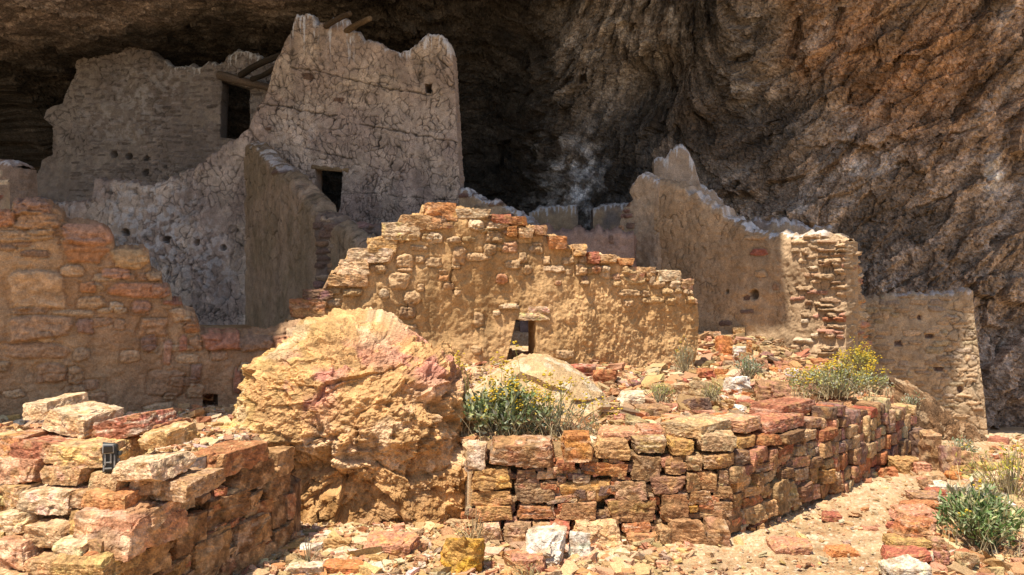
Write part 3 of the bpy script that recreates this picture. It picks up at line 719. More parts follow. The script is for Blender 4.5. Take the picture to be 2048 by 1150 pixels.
def log(name, a, b, rad, parent, seed, colr=(.09, .065, .045), bend=.08, res=36):
    a, b = np.asarray(a, float), np.asarray(b, float); ax = b-a; Ln = np.linalg.norm(ax); ax /= Ln
    e1 = np.cross(ax, [0, 0, 1.]); e1 /= np.linalg.norm(e1); e2 = np.cross(e1, ax)
    t = np.linspace(0, 1, res)[:, None]; th = np.linspace(0, 2*np.pi, 17)[None]
    rr = rad*(1+.12*noise(t*4, np.cos(th), np.sin(th), seed)+.10*noise(t*2, np.cos(th)*3, np.sin(th)*3, seed+1))*(1-.2*t)
    rr = np.vstack([rr[:1]*0, rr, rr[-1:]*0]); t = np.vstack([t[:1], t, t[-1:]])
    P = a+ax*(t*Ln)[..., None]+(e1*np.cos(th)[..., None]+e2*np.sin(th)[..., None])*rr[..., None]
    P = P+e2*(bend*np.sin(t*np.pi*1.2)*1.0)[..., None]
    c = np.broadcast_to(col(*colr), P.shape)*(1+.5*noise(th*3, t*3, 0*t*th, seed+3)[..., None])
    return obj(name, P.reshape(-1, 3), gridq(*P.shape[:2]), c.reshape(-1, 3), M_WOOD, parent)
log('roof_beam', at(652, 52, 14.9), at(700, 26, 14.0), .055, tower, 1, (.10, .07, .045), .01)
log('roof_beam', at(690, 64, 15.0), at(740, 36, 14.2), .06, tower, 2, (.17, .12, .07), .01)
log('lintel', at(624, 334, 15.02), at(698, 341, 14.95), .05, tower, 3, (.26, .18, .10), .0)

# cross wall that runs forward from the tall wall
cross, _ = masonry('cross_wall', at2(486, 15.25), at2(735, 9.6), .6,
    [(486, 286), (505, 290), (515, 305), (540, 330), (570, 350), (588, 372), (612, 400), (632, 425), (642, 447), (668, 452), (690, 470), (735, 490)],
    "dim sloping cross wall running forward below the doorway, greenish brown mud face", thick=.35, seed=5, res=.016,
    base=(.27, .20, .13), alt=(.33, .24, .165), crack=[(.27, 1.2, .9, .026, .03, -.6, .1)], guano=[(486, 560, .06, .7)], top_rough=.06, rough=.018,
    stones=[((548, 332, 580, 346), 'dark', .04)])
# steps of dark rubble between cross wall and the sunlit wall
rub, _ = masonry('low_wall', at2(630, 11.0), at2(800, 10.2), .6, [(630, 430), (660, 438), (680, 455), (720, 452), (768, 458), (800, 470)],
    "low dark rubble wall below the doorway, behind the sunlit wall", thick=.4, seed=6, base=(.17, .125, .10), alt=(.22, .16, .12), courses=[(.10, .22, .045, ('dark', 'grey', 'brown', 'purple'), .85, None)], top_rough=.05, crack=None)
# dim wall at the back of the cave
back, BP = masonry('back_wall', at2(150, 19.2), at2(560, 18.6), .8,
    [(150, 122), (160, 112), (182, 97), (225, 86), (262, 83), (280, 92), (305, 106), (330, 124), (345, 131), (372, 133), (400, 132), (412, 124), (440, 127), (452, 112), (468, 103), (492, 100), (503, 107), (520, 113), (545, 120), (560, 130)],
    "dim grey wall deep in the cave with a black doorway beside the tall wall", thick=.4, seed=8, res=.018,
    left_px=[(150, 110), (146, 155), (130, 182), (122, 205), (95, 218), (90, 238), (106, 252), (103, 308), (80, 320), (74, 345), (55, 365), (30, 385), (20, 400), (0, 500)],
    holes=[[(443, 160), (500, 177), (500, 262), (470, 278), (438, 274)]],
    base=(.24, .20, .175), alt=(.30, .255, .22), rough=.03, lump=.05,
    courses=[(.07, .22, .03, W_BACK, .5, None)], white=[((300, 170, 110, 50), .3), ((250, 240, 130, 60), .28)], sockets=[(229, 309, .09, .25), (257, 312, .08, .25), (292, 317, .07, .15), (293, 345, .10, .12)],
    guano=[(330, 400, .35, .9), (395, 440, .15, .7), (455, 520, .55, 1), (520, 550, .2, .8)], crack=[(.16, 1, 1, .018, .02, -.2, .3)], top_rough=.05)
log('lintel', at(438, 150, 18.75), at(548, 178, 18.3), .10, back, 4, (.16, .12, .09), .0)
log('roof_beam', at(482, 150, 18.2), at(562, 108, 15.6), .075, back, 5, (.05, .04, .03), .035)
log('roof_beam', at(505, 158, 18.0), at(555, 134, 15.7), .06, back, 6, (.05, .04, .03), -.03)
# stub at the left border
masonry('wall_stub', at2(-30, 11.2), at2(21, 11.0), .6, [(-30, 320), (0, 322), (12, 326), (20, 336)], "short pale wall stub standing beside the dark cave mouth, above the stone wall", thick=.4, seed=9,
    base=(.30, .21, .15), courses=[(.12, .3, .03, ('pale', 'red', 'tan'), .6, None)], guano=[(-30, 21, .12, .9)], res=.02)
# little walls at the back, right of the tall wall
masonry('low_wall', at2(918, 14.6), at2(1066, 14.0), .7, [(918, 378), (935, 384), (960, 398), (985, 404), (1010, 414), (1035, 428), (1056, 438), (1066, 450)], "low sloping wall with white capped top running down from the tall wall", thick=.4, seed=10,
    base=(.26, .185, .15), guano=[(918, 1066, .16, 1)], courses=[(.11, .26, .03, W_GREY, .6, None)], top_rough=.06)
masonry('low_wall', at2(1058, 17.2), at2(1156, 17.2), .6, [(1058, 425), (1085, 415), (1120, 411), (1154, 410), (1156, 425)], "low grey wall with long white drips below the pale streak on the cliff", thick=.35, seed=11, base=(.22, .18, .16), guano=[(1058, 1156, .42, 1)], res=.02)
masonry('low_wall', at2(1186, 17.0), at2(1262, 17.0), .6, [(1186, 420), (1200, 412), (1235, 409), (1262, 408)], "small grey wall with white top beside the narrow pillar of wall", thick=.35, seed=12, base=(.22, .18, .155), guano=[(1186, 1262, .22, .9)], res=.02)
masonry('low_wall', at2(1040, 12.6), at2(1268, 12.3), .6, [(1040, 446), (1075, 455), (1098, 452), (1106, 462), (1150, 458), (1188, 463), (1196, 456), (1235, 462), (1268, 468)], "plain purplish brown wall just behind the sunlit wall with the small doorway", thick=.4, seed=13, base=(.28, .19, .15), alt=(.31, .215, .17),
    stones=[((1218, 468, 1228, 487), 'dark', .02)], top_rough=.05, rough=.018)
# right-hand group
masonry('wall_pillar', at2(1236, 13.3), at2(1316, 12.75), .6, [(1236, 436), (1242, 400), (1250, 372), (1262, 352), (1285, 350), (1300, 356), (1316, 364)], "narrow pale wall end with whitened top standing at the corner of the long wall", thick=.4, seed=14, res=.012,
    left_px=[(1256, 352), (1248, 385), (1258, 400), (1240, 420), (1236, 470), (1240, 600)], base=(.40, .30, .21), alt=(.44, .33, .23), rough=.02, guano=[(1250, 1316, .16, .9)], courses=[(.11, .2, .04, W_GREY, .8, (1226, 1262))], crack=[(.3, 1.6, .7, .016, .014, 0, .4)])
masonry('wall_gable', at2(1308, 15.2), at2(1446, 15.0), .8, [(1308, 320), (1318, 315), (1330, 317), (1340, 302), (1352, 294), (1366, 293), (1380, 306), (1388, 322), (1394, 346), (1402, 374), (1420, 378), (1430, 382), (1446, 400)], "pointed fragment of pale wall streaked white, rising behind the long wall", thick=.4, seed=15, res=.014,
    base=(.37, .28, .205), alt=(.42, .32, .24), guano=[(1306, 1335, .25, 1), (1335, 1392, .55, 1), (1392, 1446, .2, 1)], top_rough=.05)
def corner_extra(pl, S, Z, D, colr, zt): pass
longw, LP = masonry('long_wall', at2(1312, 12.85), at2(1692, 10.75), .55,
    [(1312, 360), (1340, 366), (1368, 374), (1372, 384), (1392, 387), (1398, 398), (1418, 404), (1424, 416), (1442, 420), (1446, 430), (1464, 434), (1470, 444), (1484, 448), (1498, 460), (1530, 468), (1585, 470), (1592, 474), (1640, 466), (1660, 472), (1692, 480)],
    "long mud-plastered wall, dim except for its sunlit stony corner above the rubble", thick=.42, seed=16, res=.0115, base=(.36, .245, .145), alt=(.42, .29, .175), rough=.022, lump=.035,
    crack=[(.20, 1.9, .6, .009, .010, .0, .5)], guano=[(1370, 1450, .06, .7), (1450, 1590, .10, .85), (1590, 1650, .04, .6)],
    courses=[(.085, .20, .05, ('tan', 'tan', 'brown', 'pale', 'tan', 'salmon'), .62, (1590, 1655)), (.075, .24, .08, ('tan', 'salmon', 'tan', 'brown', 'rust'), .95, (1648, 1698))],
    stones=[((1500, 497, 1533, 512), 'red', .04), ((1485, 590, 1500, 600), 'dark', -.03), ((1480, 619, 1508, 627), 'dark', .02), ((1440, 641, 1462, 652), 'dark', .02), ((1508, 540, 1532, 556), 'tan', .03), ((1545, 565, 1560, 580), 'brown', .03), ((1490, 470, 1530, 480), 'tan', .03)],
    sockets=[(1508, 590, .075, .14), (1453, 583, .035, .06)], top_rough=.045)
masonry('end_wall', at2(1694, 10.95), at2(1737, 12.4), .3, [(1694, 478), (1700, 474), (1709, 476), (1714, 488), (1722, 504), (1737, 514)], "eroded stone end of the long wall, streaked and sunlit above the yellow bush", thick=.4, seed=17, res=.012,
    right_px=[(1716, 480), (1718, 540), (1723, 600), (1730, 680), (1737, 735), (1742, 800)], base=(.42, .28, .16), rough=.035, courses=[(.10, .4, .05, ('tan', 'salmon', 'orange', 'pale'), .5, None)], straw=(1690, 440, 1760, 800, .05), crumble=.02)
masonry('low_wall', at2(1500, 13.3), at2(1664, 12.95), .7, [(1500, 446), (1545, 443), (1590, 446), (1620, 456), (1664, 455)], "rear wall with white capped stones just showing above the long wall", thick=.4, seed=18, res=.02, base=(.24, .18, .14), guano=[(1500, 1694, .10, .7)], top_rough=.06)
masonry('far_wall', at2(1700, 12.6), at2(1948, 12.0), -1.1, [(1700, 600), (1715, 597), (1760, 594), (1800, 590), (1850, 588), (1880, 590), (1920, 585), (1936, 580), (1948, 582)],
    "broad leaning wall of small stones at the end of the path, sunlit along one edge", thick=.45, seed=19, res=.0125,
    right_px=[(1945, 578), (1950, 640), (1956, 690), (1964, 760), (1971, 820), (1979, 892), (1984, 960)], base=(.40, .285, .175), alt=(.45, .325, .205), rough=.02,
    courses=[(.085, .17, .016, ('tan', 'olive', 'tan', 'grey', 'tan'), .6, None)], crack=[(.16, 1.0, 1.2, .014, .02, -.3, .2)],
    stones=[((1788, 681, 1804, 692), 'dark', -.06), ((1850, 668, 1866, 676), 'dark', -.05), ((1835, 630, 1842, 640), 'dark', -.05), ((1865, 734, 1888, 742), 'dark', -.05), ((1915, 772, 1925, 786), 'dark', -.06), ((1945, 815, 1968, 822), 'brown', .03)],
    guano=[(1790, 1948, .06, .5)], white=[((1940, 590, 14, 10), .9)])

# stone and mud wall in the shade at the left
W1S = crop([(45, 372, 325, 548, 'tan', .05), (270, 222, 498, 332, 'orange', .05), (505, 263, 690, 362, 'ochre', .05), (285, 152, 525, 252, 'salmon', .05), (25, 580, 330, 688, 'brown', .06), (30, 703, 325, 772, 'brown', .05),
 (330, 725, 412, 787, 'tan', .05), (370, 420, 440, 470, 'orange', .04), (355, 490, 485, 547, 'tan', .04), (505, 428, 785, 492, 'rust', .05), (470, 360, 612, 407, 'salmon', .04), (505, 513, 567, 562, 'pale', .04), (610, 508, 692, 567, 'salmon', .04),
 (635, 580, 782, 672, 'brown', .06), (345, 595, 440, 662, 'purple', .04), (525, 590, 580, 642, 'brown', .03), (650, 668, 722, 748, 'purple', .04), (748, 693, 792, 802, 'salmon', .05), (820, 670, 866, 742, 'red', .04), (850, 613, 922, 657, 'orange', .05),
 (780, 545, 897, 607, 'tan', .04), (752, 506, 838, 532, 'red', .05), (670, 372, 747, 417, 'tan', .05), (280, 345, 387, 397, 'tan', .05), (685, 838, 857, 947, 'brown', .03), (555, 735, 642, 802, 'tan', .02), (165, 795, 307, 897, 'brown', .05), (305, 813, 387, 892, 'tan', .04),
 (860, 893, 937, 957, 'tan', .04), (878, 800, 927, 880, 'purple', .04), (932, 648, 1104, 740, 'red', .07), (1110, 658, 1255, 748, 'dark', .06), (1255, 660, 1345, 742, 'rust', .06), (1073, 822, 1112, 932, 'red', .04), (955, 738, 1047, 782, 'brown', .03),
 (-20, 178, 250, 237, 'tan', .04), (-20, 95, 68, 167, 'rust', .06), (60, 38, 232, 117, 'purple', .10), (65, 104, 290, 182, 'brown', .08), (300, 900, 400, 950, 'tan', .03), (415, 930, 490, 985, 'brown', .03), (60, 540, 240, 575, 'brown', .03), (0, 255, 75, 280, 'brown', .04), (90, 275, 240, 310, 'dark', .02), (700, 430, 785, 492, 'salmon', .05), (870, 675, 930, 740, 'brown', .03)], 0, 380, 2.3)
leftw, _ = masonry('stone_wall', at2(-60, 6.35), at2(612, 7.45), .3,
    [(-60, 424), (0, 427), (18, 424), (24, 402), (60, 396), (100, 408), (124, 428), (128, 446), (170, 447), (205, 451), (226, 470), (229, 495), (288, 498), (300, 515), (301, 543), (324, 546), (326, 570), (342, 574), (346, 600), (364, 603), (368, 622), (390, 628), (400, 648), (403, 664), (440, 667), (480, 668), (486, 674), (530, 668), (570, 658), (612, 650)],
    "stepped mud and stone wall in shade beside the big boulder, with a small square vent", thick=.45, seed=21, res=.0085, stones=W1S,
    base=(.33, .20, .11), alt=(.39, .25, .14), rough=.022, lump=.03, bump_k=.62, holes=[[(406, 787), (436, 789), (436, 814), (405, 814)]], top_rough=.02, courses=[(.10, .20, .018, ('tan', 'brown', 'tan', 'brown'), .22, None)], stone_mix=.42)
obj('sill', *[(lambda X, Q: (X+np.array([*(at2(430, 6.98)), .50]), Q, rock_col(X, PAL['tan'], 5, (.4, .2, .08))))(*rock((.36, .25, .09), 55, 12))][0], M_STONE, leftw)

def runnels(pl, S, Z, D, colr, zt):
    # rain has cut shallow vertical runnels into the mud; shadow streaks painted in its colour
    k = noise(S*7+.4*noise(S*2, Z*2, 0*S, 421), Z*.55, 0*S, 420); below = zt[None]-Z
    D -= .030*np.clip(k, 0, 1)*ss(.2, .5, below); D += .012*fbm(S*20, Z*9, 0*S, 3, 422)
    colr *= (1-.20*ss(.1, .5, noise(S*5, Z*.7, 0*S, 423)))[..., None]

# sunlit wall with the little doorway
W2S = crop([(905, 178, 978, 232, 'tan', .06), (982, 228, 1048, 282, 'salmon', .07), (900, 233, 957, 287, 'tan', .05), (762, 253, 822, 332, 'brown', .06), (648, 188, 718, 237, 'pale', .07), (478, 368, 572, 437, 'tan', .07), (508, 283, 588, 347, 'tan', .05), (548, 448, 617, 502, 'tan', .05), (523, 518, 592, 577, 'dark', .05),
 (548, 598, 612, 662, 'tan', .05), (698, 378, 747, 402, 'orange', .04), (953, 372, 1007, 417, 'red', .06), (1048, 278, 1097, 322, 'tan', .06), (968, 503, 1062, 527, 'pale', .06), (853, 543, 907, 607, 'tan', .04), (943, 533, 977, 557, 'pale', .06), (848, 688, 887, 727, 'tan', .05),
 (438, 438, 482, 482, 'pale', .06), (608, 413, 642, 447, 'tan', .05), (1073, 333, 1112, 372, 'tan', .05), (1118, 223, 1167, 287, 'tan', .06), (1213, 398, 1242, 422, 'salmon', .05), (1498, 440, 1592, 472, 'tan', .06), (1590, 443, 1632, 477, 'tan', .05), (1718, 398, 1762, 442, 'pale', .05), (1518, 488, 1562, 517, 'tan', .05),
 (1308, 328, 1357, 377, 'tan', .08), (1418, 333, 1462, 392, 'pale', .06), (1210, 708, 1295, 745, 'tan', .05), (560, 500, 600, 560, 'brown', .04), (830, 130, 900, 180, 'pale', .07), (760, 320, 800, 350, 'tan', .05), (990, 310, 1060, 350, 'tan', .05), (1160, 290, 1200, 330, 'tan', .04), (1250, 295, 1300, 330, 'tan', .05), (1260, 350, 1300, 380, 'tan', .04), (1470, 370, 1500, 400, 'salmon', .05), (1640, 400, 1700, 435, 'tan', .06), (720, 410, 770, 440, 'brown', .03), (770, 440, 800, 470, 'tan', .04), (600, 290, 640, 330, 'tan', .05), (700, 350, 740, 375, 'brown', .04), (1380, 330, 1420, 370, 'salmon', .06), (820, 280, 930, 315, 'tan', .05), (1330, 400, 1370, 425, 'tan', .04), (640, 300, 720, 345, 'tan', .03), (400, 330, 470, 360, 'tan', .03), (520, 345, 600, 362, 'brown', .04)], 560, 380, 2.211)
midw, MP = masonry('sunlit_wall', at2(572, 8.35), at2(1400, 9.1), [(0, .5), (2.5, .55), (3.3, .62), (4.8, .75)],
    [(572, 640), (598, 606), (612, 606), (640, 592), (655, 565), (662, 548), (688, 530), (702, 508), (735, 503), (742, 482), (770, 478), (778, 458), (800, 452), (808, 436), (846, 430), (852, 412), (905, 414), (975, 424), (982, 432), (1050, 440), (1060, 452), (1092, 458), (1100, 474), (1138, 480), (1160, 494), (1182, 508), (1230, 515), (1265, 522), (1272, 535), (1340, 547), (1375, 557), (1388, 572), (1400, 600)],
    "sunlit ruined wall of mud and rough stones with a small low doorway", thick=.42, seed=23, res=.0095, stones=W2S,
    right_px=[(1384, 560), (1393, 590), (1397, 640), (1397, 690), (1390, 730), (1385, 800)],
    holes=[[(1032, 639), (1071, 639), (1070, 725), (1066, 745), (1006, 745), (1020, 690)]], base=(.42, .25, .11), alt=(.49, .30, .14), rough=.02, lump=.035, straw=(1125, 570, 1420, 760, .022),
    courses=[(.10, .17, .05, ('adobe_gold', 'ochre', 'adobe_gold', 'tan', 'brown'), .72, None, .42)], stone_mix=.45, bump_k=.72, extra=runnels, top_rough=.02, crack_lines=[([(905, 530), (900, 560), (910, 590)], .012, .02)])
CAPS = crop([(635, 55, 785, 138, 'orange'), (522, 112, 718, 178, 'tan'), (448, 143, 618, 228, 'pale'), (383, 213, 522, 278, 'ochre'), (293, 256, 508, 322, 'pale'), (248, 306, 402, 378, 'pale'), (208, 370, 342, 428, 'tan'), (300, 370, 392, 432, 'tan'), (90, 437, 242, 492, 'dark'), (35, 478, 212, 562, 'rust'),
 (770, 84, 932, 128, 'pale'), (932, 108, 1022, 150, 'red'), (1012, 117, 1097, 157, 'rust'), (998, 158, 1047, 207, 'orange'), (1048, 163, 1122, 217, 'pale'), (1183, 198, 1272, 268, 'orange'), (1288, 238, 1357, 292, 'tan'), (1358, 272, 1412, 327, 'red'), (1408, 283, 1487, 327, 'tan'), (1483, 298, 1567, 337, 'orange'),
 (1533, 338, 1612, 402, 'tan'), (1608, 340, 1662, 402, 'tan'), (1663, 353, 1778, 407, 'pale'), (1768, 393, 1827, 452, 'tan'), (690, 140, 770, 175, 'brown'), (1120, 155, 1185, 200, 'brown'), (1710, 440, 1770, 480, 'pale')], 560, 380, 2.211)
for i, (b, cn) in enumerate(CAPS):
    wall_stone(MP, b, PAL[cn], 300+i, midw, depth=.36, push=.07, name='stone', rnd=.08, strata=.05, band=.2 if i % 3 == 0 else 0)
wall_stone(MP, (1033, 625, 1100, 641), PAL['pale'], 340, midw, depth=.5, push=.08, name='lintel', rnd=.12, strata=.05)
wall_stone(MP, (1053, 612, 1098, 626), PAL['pale'], 341, midw, depth=.3, push=.07, name='stone', rnd=.12, strata=.05)

# ================================================================== DRY STONE WALLS OF THE PATH
def core(parent, pts, th, zlo, zhi_fn, seed, back=.10):
    """the earth and rubble packed behind the stones: a thick slab following the wall line"""
    pts = np.array(pts, float); d = np.r_[0, np.cumsum(np.hypot(*np.diff(pts, axis=0).T))]
    s = np.arange(0, d[-1], .03); P = np.stack([np.interp(s, d, pts[:, 0]), np.interp(s, d, pts[:, 1])], -1)
    T = np.gradient(P, axis=0); T /= np.linalg.norm(T, axis=1, keepdims=True); Nn = np.stack([T[:, 1], -T[:, 0]], -1)
    Nn *= np.where((Nn*(-P)).sum(1, keepdims=True) > 0, 1, -1)
    zh = zhi_fn(s/d[-1]); rows = []
    nz = 30
    for k in range(nz): rows.append((np.full(len(s), -back), zlo+(zh-zlo)*k/(nz-1)))
    for k in range(1, 10): rows.append((np.full(len(s), -back-th*k/9), zh))
    for k in range(1, 8): rows.append((np.full(len(s), -back-th), zh-(zh-zlo)*k/7))
    V = []
    for o_, z_ in rows:
        nn = .03*fbm(s*6, z_*6, 0*s+seed, 3, seed)
        V.append(np.stack([P[:, 0]+Nn[:, 0]*(o_+nn), P[:, 1]+Nn[:, 1]*(o_+nn), z_+.02*fbm(s*7, o_*7, 0*s, 3, seed+1)], -1))
    V = np.array(V); c = np.broadcast_to(col(.30, .20, .11), V.shape)*(1+.4*fbm(V[..., 0]*9, V[..., 1]*9, V[..., 2]*9, 3, seed+2)[..., None])
    return obj('rubble_core', V.reshape(-1, 3), gridq(*V.shape[:2]), c.reshape(-1, 3), M_GROUND, parent)

# --- retaining wall along the path
R1 = Plane((-.31, 5.05), (1.36, 5.05), .06); R2 = Plane((1.36, 5.05), (2.5, 6.16), .06); R3 = Plane((2.5, 6.16), (3.80, 7.55), .06)
RS = [(85, 280, 185, 410, 'white'), (180, 268, 560, 408, 'brown'), (570, 215, 745, 372, 'orange'), (745, 262, 935, 362, 'tan'), (935, 250, 1125, 332, 'grey'), (1125, 258, 1265, 345, 'ochre'), (1265, 228, 1490, 330, 'pale'), (1505, 245, 1610, 300, 'ochre'), (1610, 228, 1690, 285, 'rust'), (1690, 215, 1815, 272, 'dark'), (1815, 195, 1900, 268, 'pale'), (1905, 195, 1970, 262, 'red'),
 (100, 402, 322, 516, 'ochre'), (328, 408, 458, 492, 'dark'), (456, 408, 668, 470, 'tan'), (550, 368, 640, 412, 'red'), (668, 368, 920, 456, 'rust'), (930, 338, 1092, 472, 'grey'), (1095, 348, 1213, 440, 'tan'), (1213, 330, 1292, 424, 'grey'), (1300, 330, 1390, 412, 'tan'), (1385, 330, 1460, 402, 'brown'), (1460, 313, 1535, 382, 'dark'), (1535, 295, 1640, 376, 'salmon'), (1640, 290, 1677, 412, 'brown'), (1688, 275, 1780, 346, 'red'), (1780, 280, 1826, 346, 'olive'), (1826, 268, 1900, 346, 'purple'), (1900, 265, 1965, 346, 'tan'),
 (100, 516, 326, 600, 'ochre'), (328, 476, 550, 590, 'grey'), (560, 470, 832, 582, 'ochre'), (838, 470, 1017, 570, 'grey'), (1022, 448, 1212, 532, 'purple'), (1212, 425, 1285, 525, 'olive'), (1265, 412, 1376, 525, 'tan'), (1375, 408, 1432, 490, 'grey'), (1430, 385, 1502, 472, 'olive'), (1500, 383, 1562, 442, 'purple'), (1560, 368, 1684, 422, 'brown'), (1684, 335, 1758, 392, 'salmon'), (1758, 340, 1840, 398, 'tan'), (1838, 345, 1907, 402, 'dark'), (1905, 350, 1990, 406, 'olive'),
 (118, 592, 326, 670, 'ochre'), (324, 590, 548, 668, 'rust'), (552, 575, 777, 668, 'brown'), (788, 568, 1082, 678, 'brown'), (1082, 530, 1222, 682, 'brown'), (1218, 517, 1352, 592, 'brown'), (1350, 490, 1457, 570, 'tan'), (1455, 440, 1562, 512, 'tan'), (1560, 420, 1610, 490, 'brown'), (1605, 415, 1690, 472, 'pale'), (1690, 393, 1757, 460, 'dark'), (1755, 398, 1850, 470, 'grey'), (1848, 400, 1906, 490, 'brown'), (1904, 405, 1968, 482, 'tan'),
 (110, 668, 272, 765, 'pale'), (272, 670, 422, 765, 'grey'), (422, 668, 520, 757, 'tan'), (505, 660, 612, 752, 'red'), (600, 660, 897, 805, 'pale'), (705, 655, 830, 690, 'tan'), (868, 678, 1042, 722, 'rust'), (890, 720, 1060, 812, 'salmon'), (1058, 690, 1120, 765, 'tan'), (1105, 648, 1300, 805, 'brown'), (1295, 655, 1412, 788, 'brown'), (1222, 595, 1274, 628, 'yellow'), (1272, 573, 1452, 656, 'tan'), (1395, 600, 1524, 733, 'brown'), (1455, 520, 1508, 608, 'dark'), (1512, 488, 1612, 545, 'tan'), (1515, 545, 1615, 600, 'orange'), (1608, 473, 1658, 560, 'tan'), (1520, 590, 1615, 680, 'olive'), (1612, 555, 1665, 665, 'tan'), (1655, 458, 1737, 635, 'olive'), (1733, 455, 1782, 608, 'olive'), (1780, 468, 1857, 582, 'purple'), (1853, 488, 1903, 565, 'salmon'), (1902, 475, 1977, 550, 'brown'), (1970, 262, 2003, 352, 'tan'), (1968, 405, 2008, 470, 'pale'), (1970, 480, 2010, 525, 'brown')]
rwall = empty('dry_stone_wall', (1.2, 5.1, 0), "long dry stone retaining wall curving along the path beside the big boulder", 'stone wall')
rr = np.random.RandomState(5)
for i, s_ in enumerate(RS):
    (b, cn), = crop([s_], 900, 780, 2.56)
    um = (b[0]+b[2])/2; pl = R1 if um < 1455 else R2
    base_row = s_[3] > 740 and um < 1455
    topst = s_[1] < 300 and um < 1455
    wall_stone(pl, b, PAL[cn]*np.array([.86, .78, .70])*(1.1 if base_row else 1), 500+i, rwall, depth=.24+.1*rr.rand(), push=rr.uniform(-.02, .035)+(.10 if base_row else 0), rnd=rr.uniform(.03, .12), strata=.05, band=.35 if rr.rand() < .3 else 0, rot=rr.uniform(-.06, .06), cuts=5)
def chinking(parent, planes, n, zt, seed, spec):
    r = np.random.RandomState(seed); Vs, Qs, Cs, off = [], [], [], 0
    for k in range(n):
        pl = planes[r.randint(len(planes))]; s = r.uniform(.03, pl.L-.03); z = r.uniform(.02, zt); d = (r.uniform(.04, .13), .08, r.uniform(.025, .06))
        X, Q = rock(d, seed*100+k, n=7, rnd=.1, cuts=5, cut_lo=.7); c = rock_col(X, PAL[spec[r.randint(len(spec))]], seed*100+k, d)
        ctr = pl.pt(s, z, r.uniform(-.09, -.05)); a = r.uniform(-.3, .3); x_, z_ = X[:, 0]*math.cos(a)-X[:, 2]*math.sin(a), X[:, 0]*math.sin(a)+X[:, 2]*math.cos(a)
        Vs.append(np.stack([ctr[0]+pl.d[0]*x_+pl.n[0]*X[:, 1], ctr[1]+pl.d[1]*x_+pl.n[1]*X[:, 1], ctr[2]+z_], -1)); Qs.append(Q+off); Cs.append(c); off += len(X)
    o = obj('chinking', np.vstack(Vs), np.vstack(Qs), np.vstack(Cs), M_STONE, parent, smooth=False); tag(o, kind='stuff')
chinking(rwall, [R1, R2], 420, .52, 15, ('brown', 'tan', 'rust', 'dark', 'salmon', 'grey'))
# thin cap slabs along its top
for i, (b, cn, pu) in enumerate([((1290, 868, 1345, 885, 'x'), 'red', -.16), ((1205, 872, 1300, 890), 'salmon', -.14), ((1430, 846, 1505, 880), 'olive', -.12), ((1500, 838, 1545, 866), 'salmon', -.05), ((1542, 836, 1622, 864), 'red', -.02), ((1622, 838, 1652, 858), 'purple', -.02), ((1645, 838, 1672, 856), 'tan', -.02), ((1600, 808, 1672, 840), 'red', -.12), ((1345, 872, 1395, 890), 'salmon', -.18)]):
    pl = R1 if (b[0]+b[2])/2 < 1440 else R2
    wall_stone(pl, b[:4], PAL[cn], 640+i, rwall, depth=.3, push=pu, rnd=.12, strata=.06, band=.3)
core(rwall, [(-.2, 5.05), (1.36, 5.05), (2.5, 6.16)], .30, -.05, lambda t: .54+0*t, 7, back=.19)

# --- second stretch with small stones
fwall = empty('dry_stone_wall', (3.1, 6.9, 0), "shorter stretch of dry stone wall of small reddish stones beyond the corner, under the yellow bush", 'stone wall')
rr = np.random.RandomState(9)
zc = .0
while zc < .62:
    h = rr.uniform(.075, .13); s = rr.uniform(-.06, 0)
    while s < R3.L:
        l = rr.uniform(.07, .20); tall = rr.rand() < .12
        top = .66-.16*s/R3.L
        if zc+h*.6 < top:
            cn = ('red', 'salmon', 'brown', 'tan', 'purple', 'rust', 'olive', 'dark')[rr.randint(8)]
            X, Q = rock((l*.97, .2, h*(1.7 if tall else .98)), 3000+int(zc*1000)*50+int(s*40), n=11, rnd=rr.uniform(.03, .14), rough=.05, strata=.05, cuts=5, cut_lo=.8)
            c = rock_col(X, PAL[cn], 3100+int(s*90)+int(zc*700), (l, .2, h), band=.3 if rr.rand() < .3 else 0)
            ctr = R3.pt(s+l/2, zc+h/2, rr.uniform(-.02, .03)-.1)
            W = np.stack([ctr[0]+R3.d[0]*X[:, 0]+R3.n[0]*X[:, 1], ctr[1]+R3.d[1]*X[:, 0]+R3.n[1]*X[:, 1], ctr[2]+X[:, 2]], -1)
            obj('stone', W, Q, c, M_STONE, fwall)
        s += l
    zc += h
core(fwall, [(2.5, 6.16), (3.80, 7.55)], .3, -.05, lambda t: .60-.16*t, 8, back=.15)

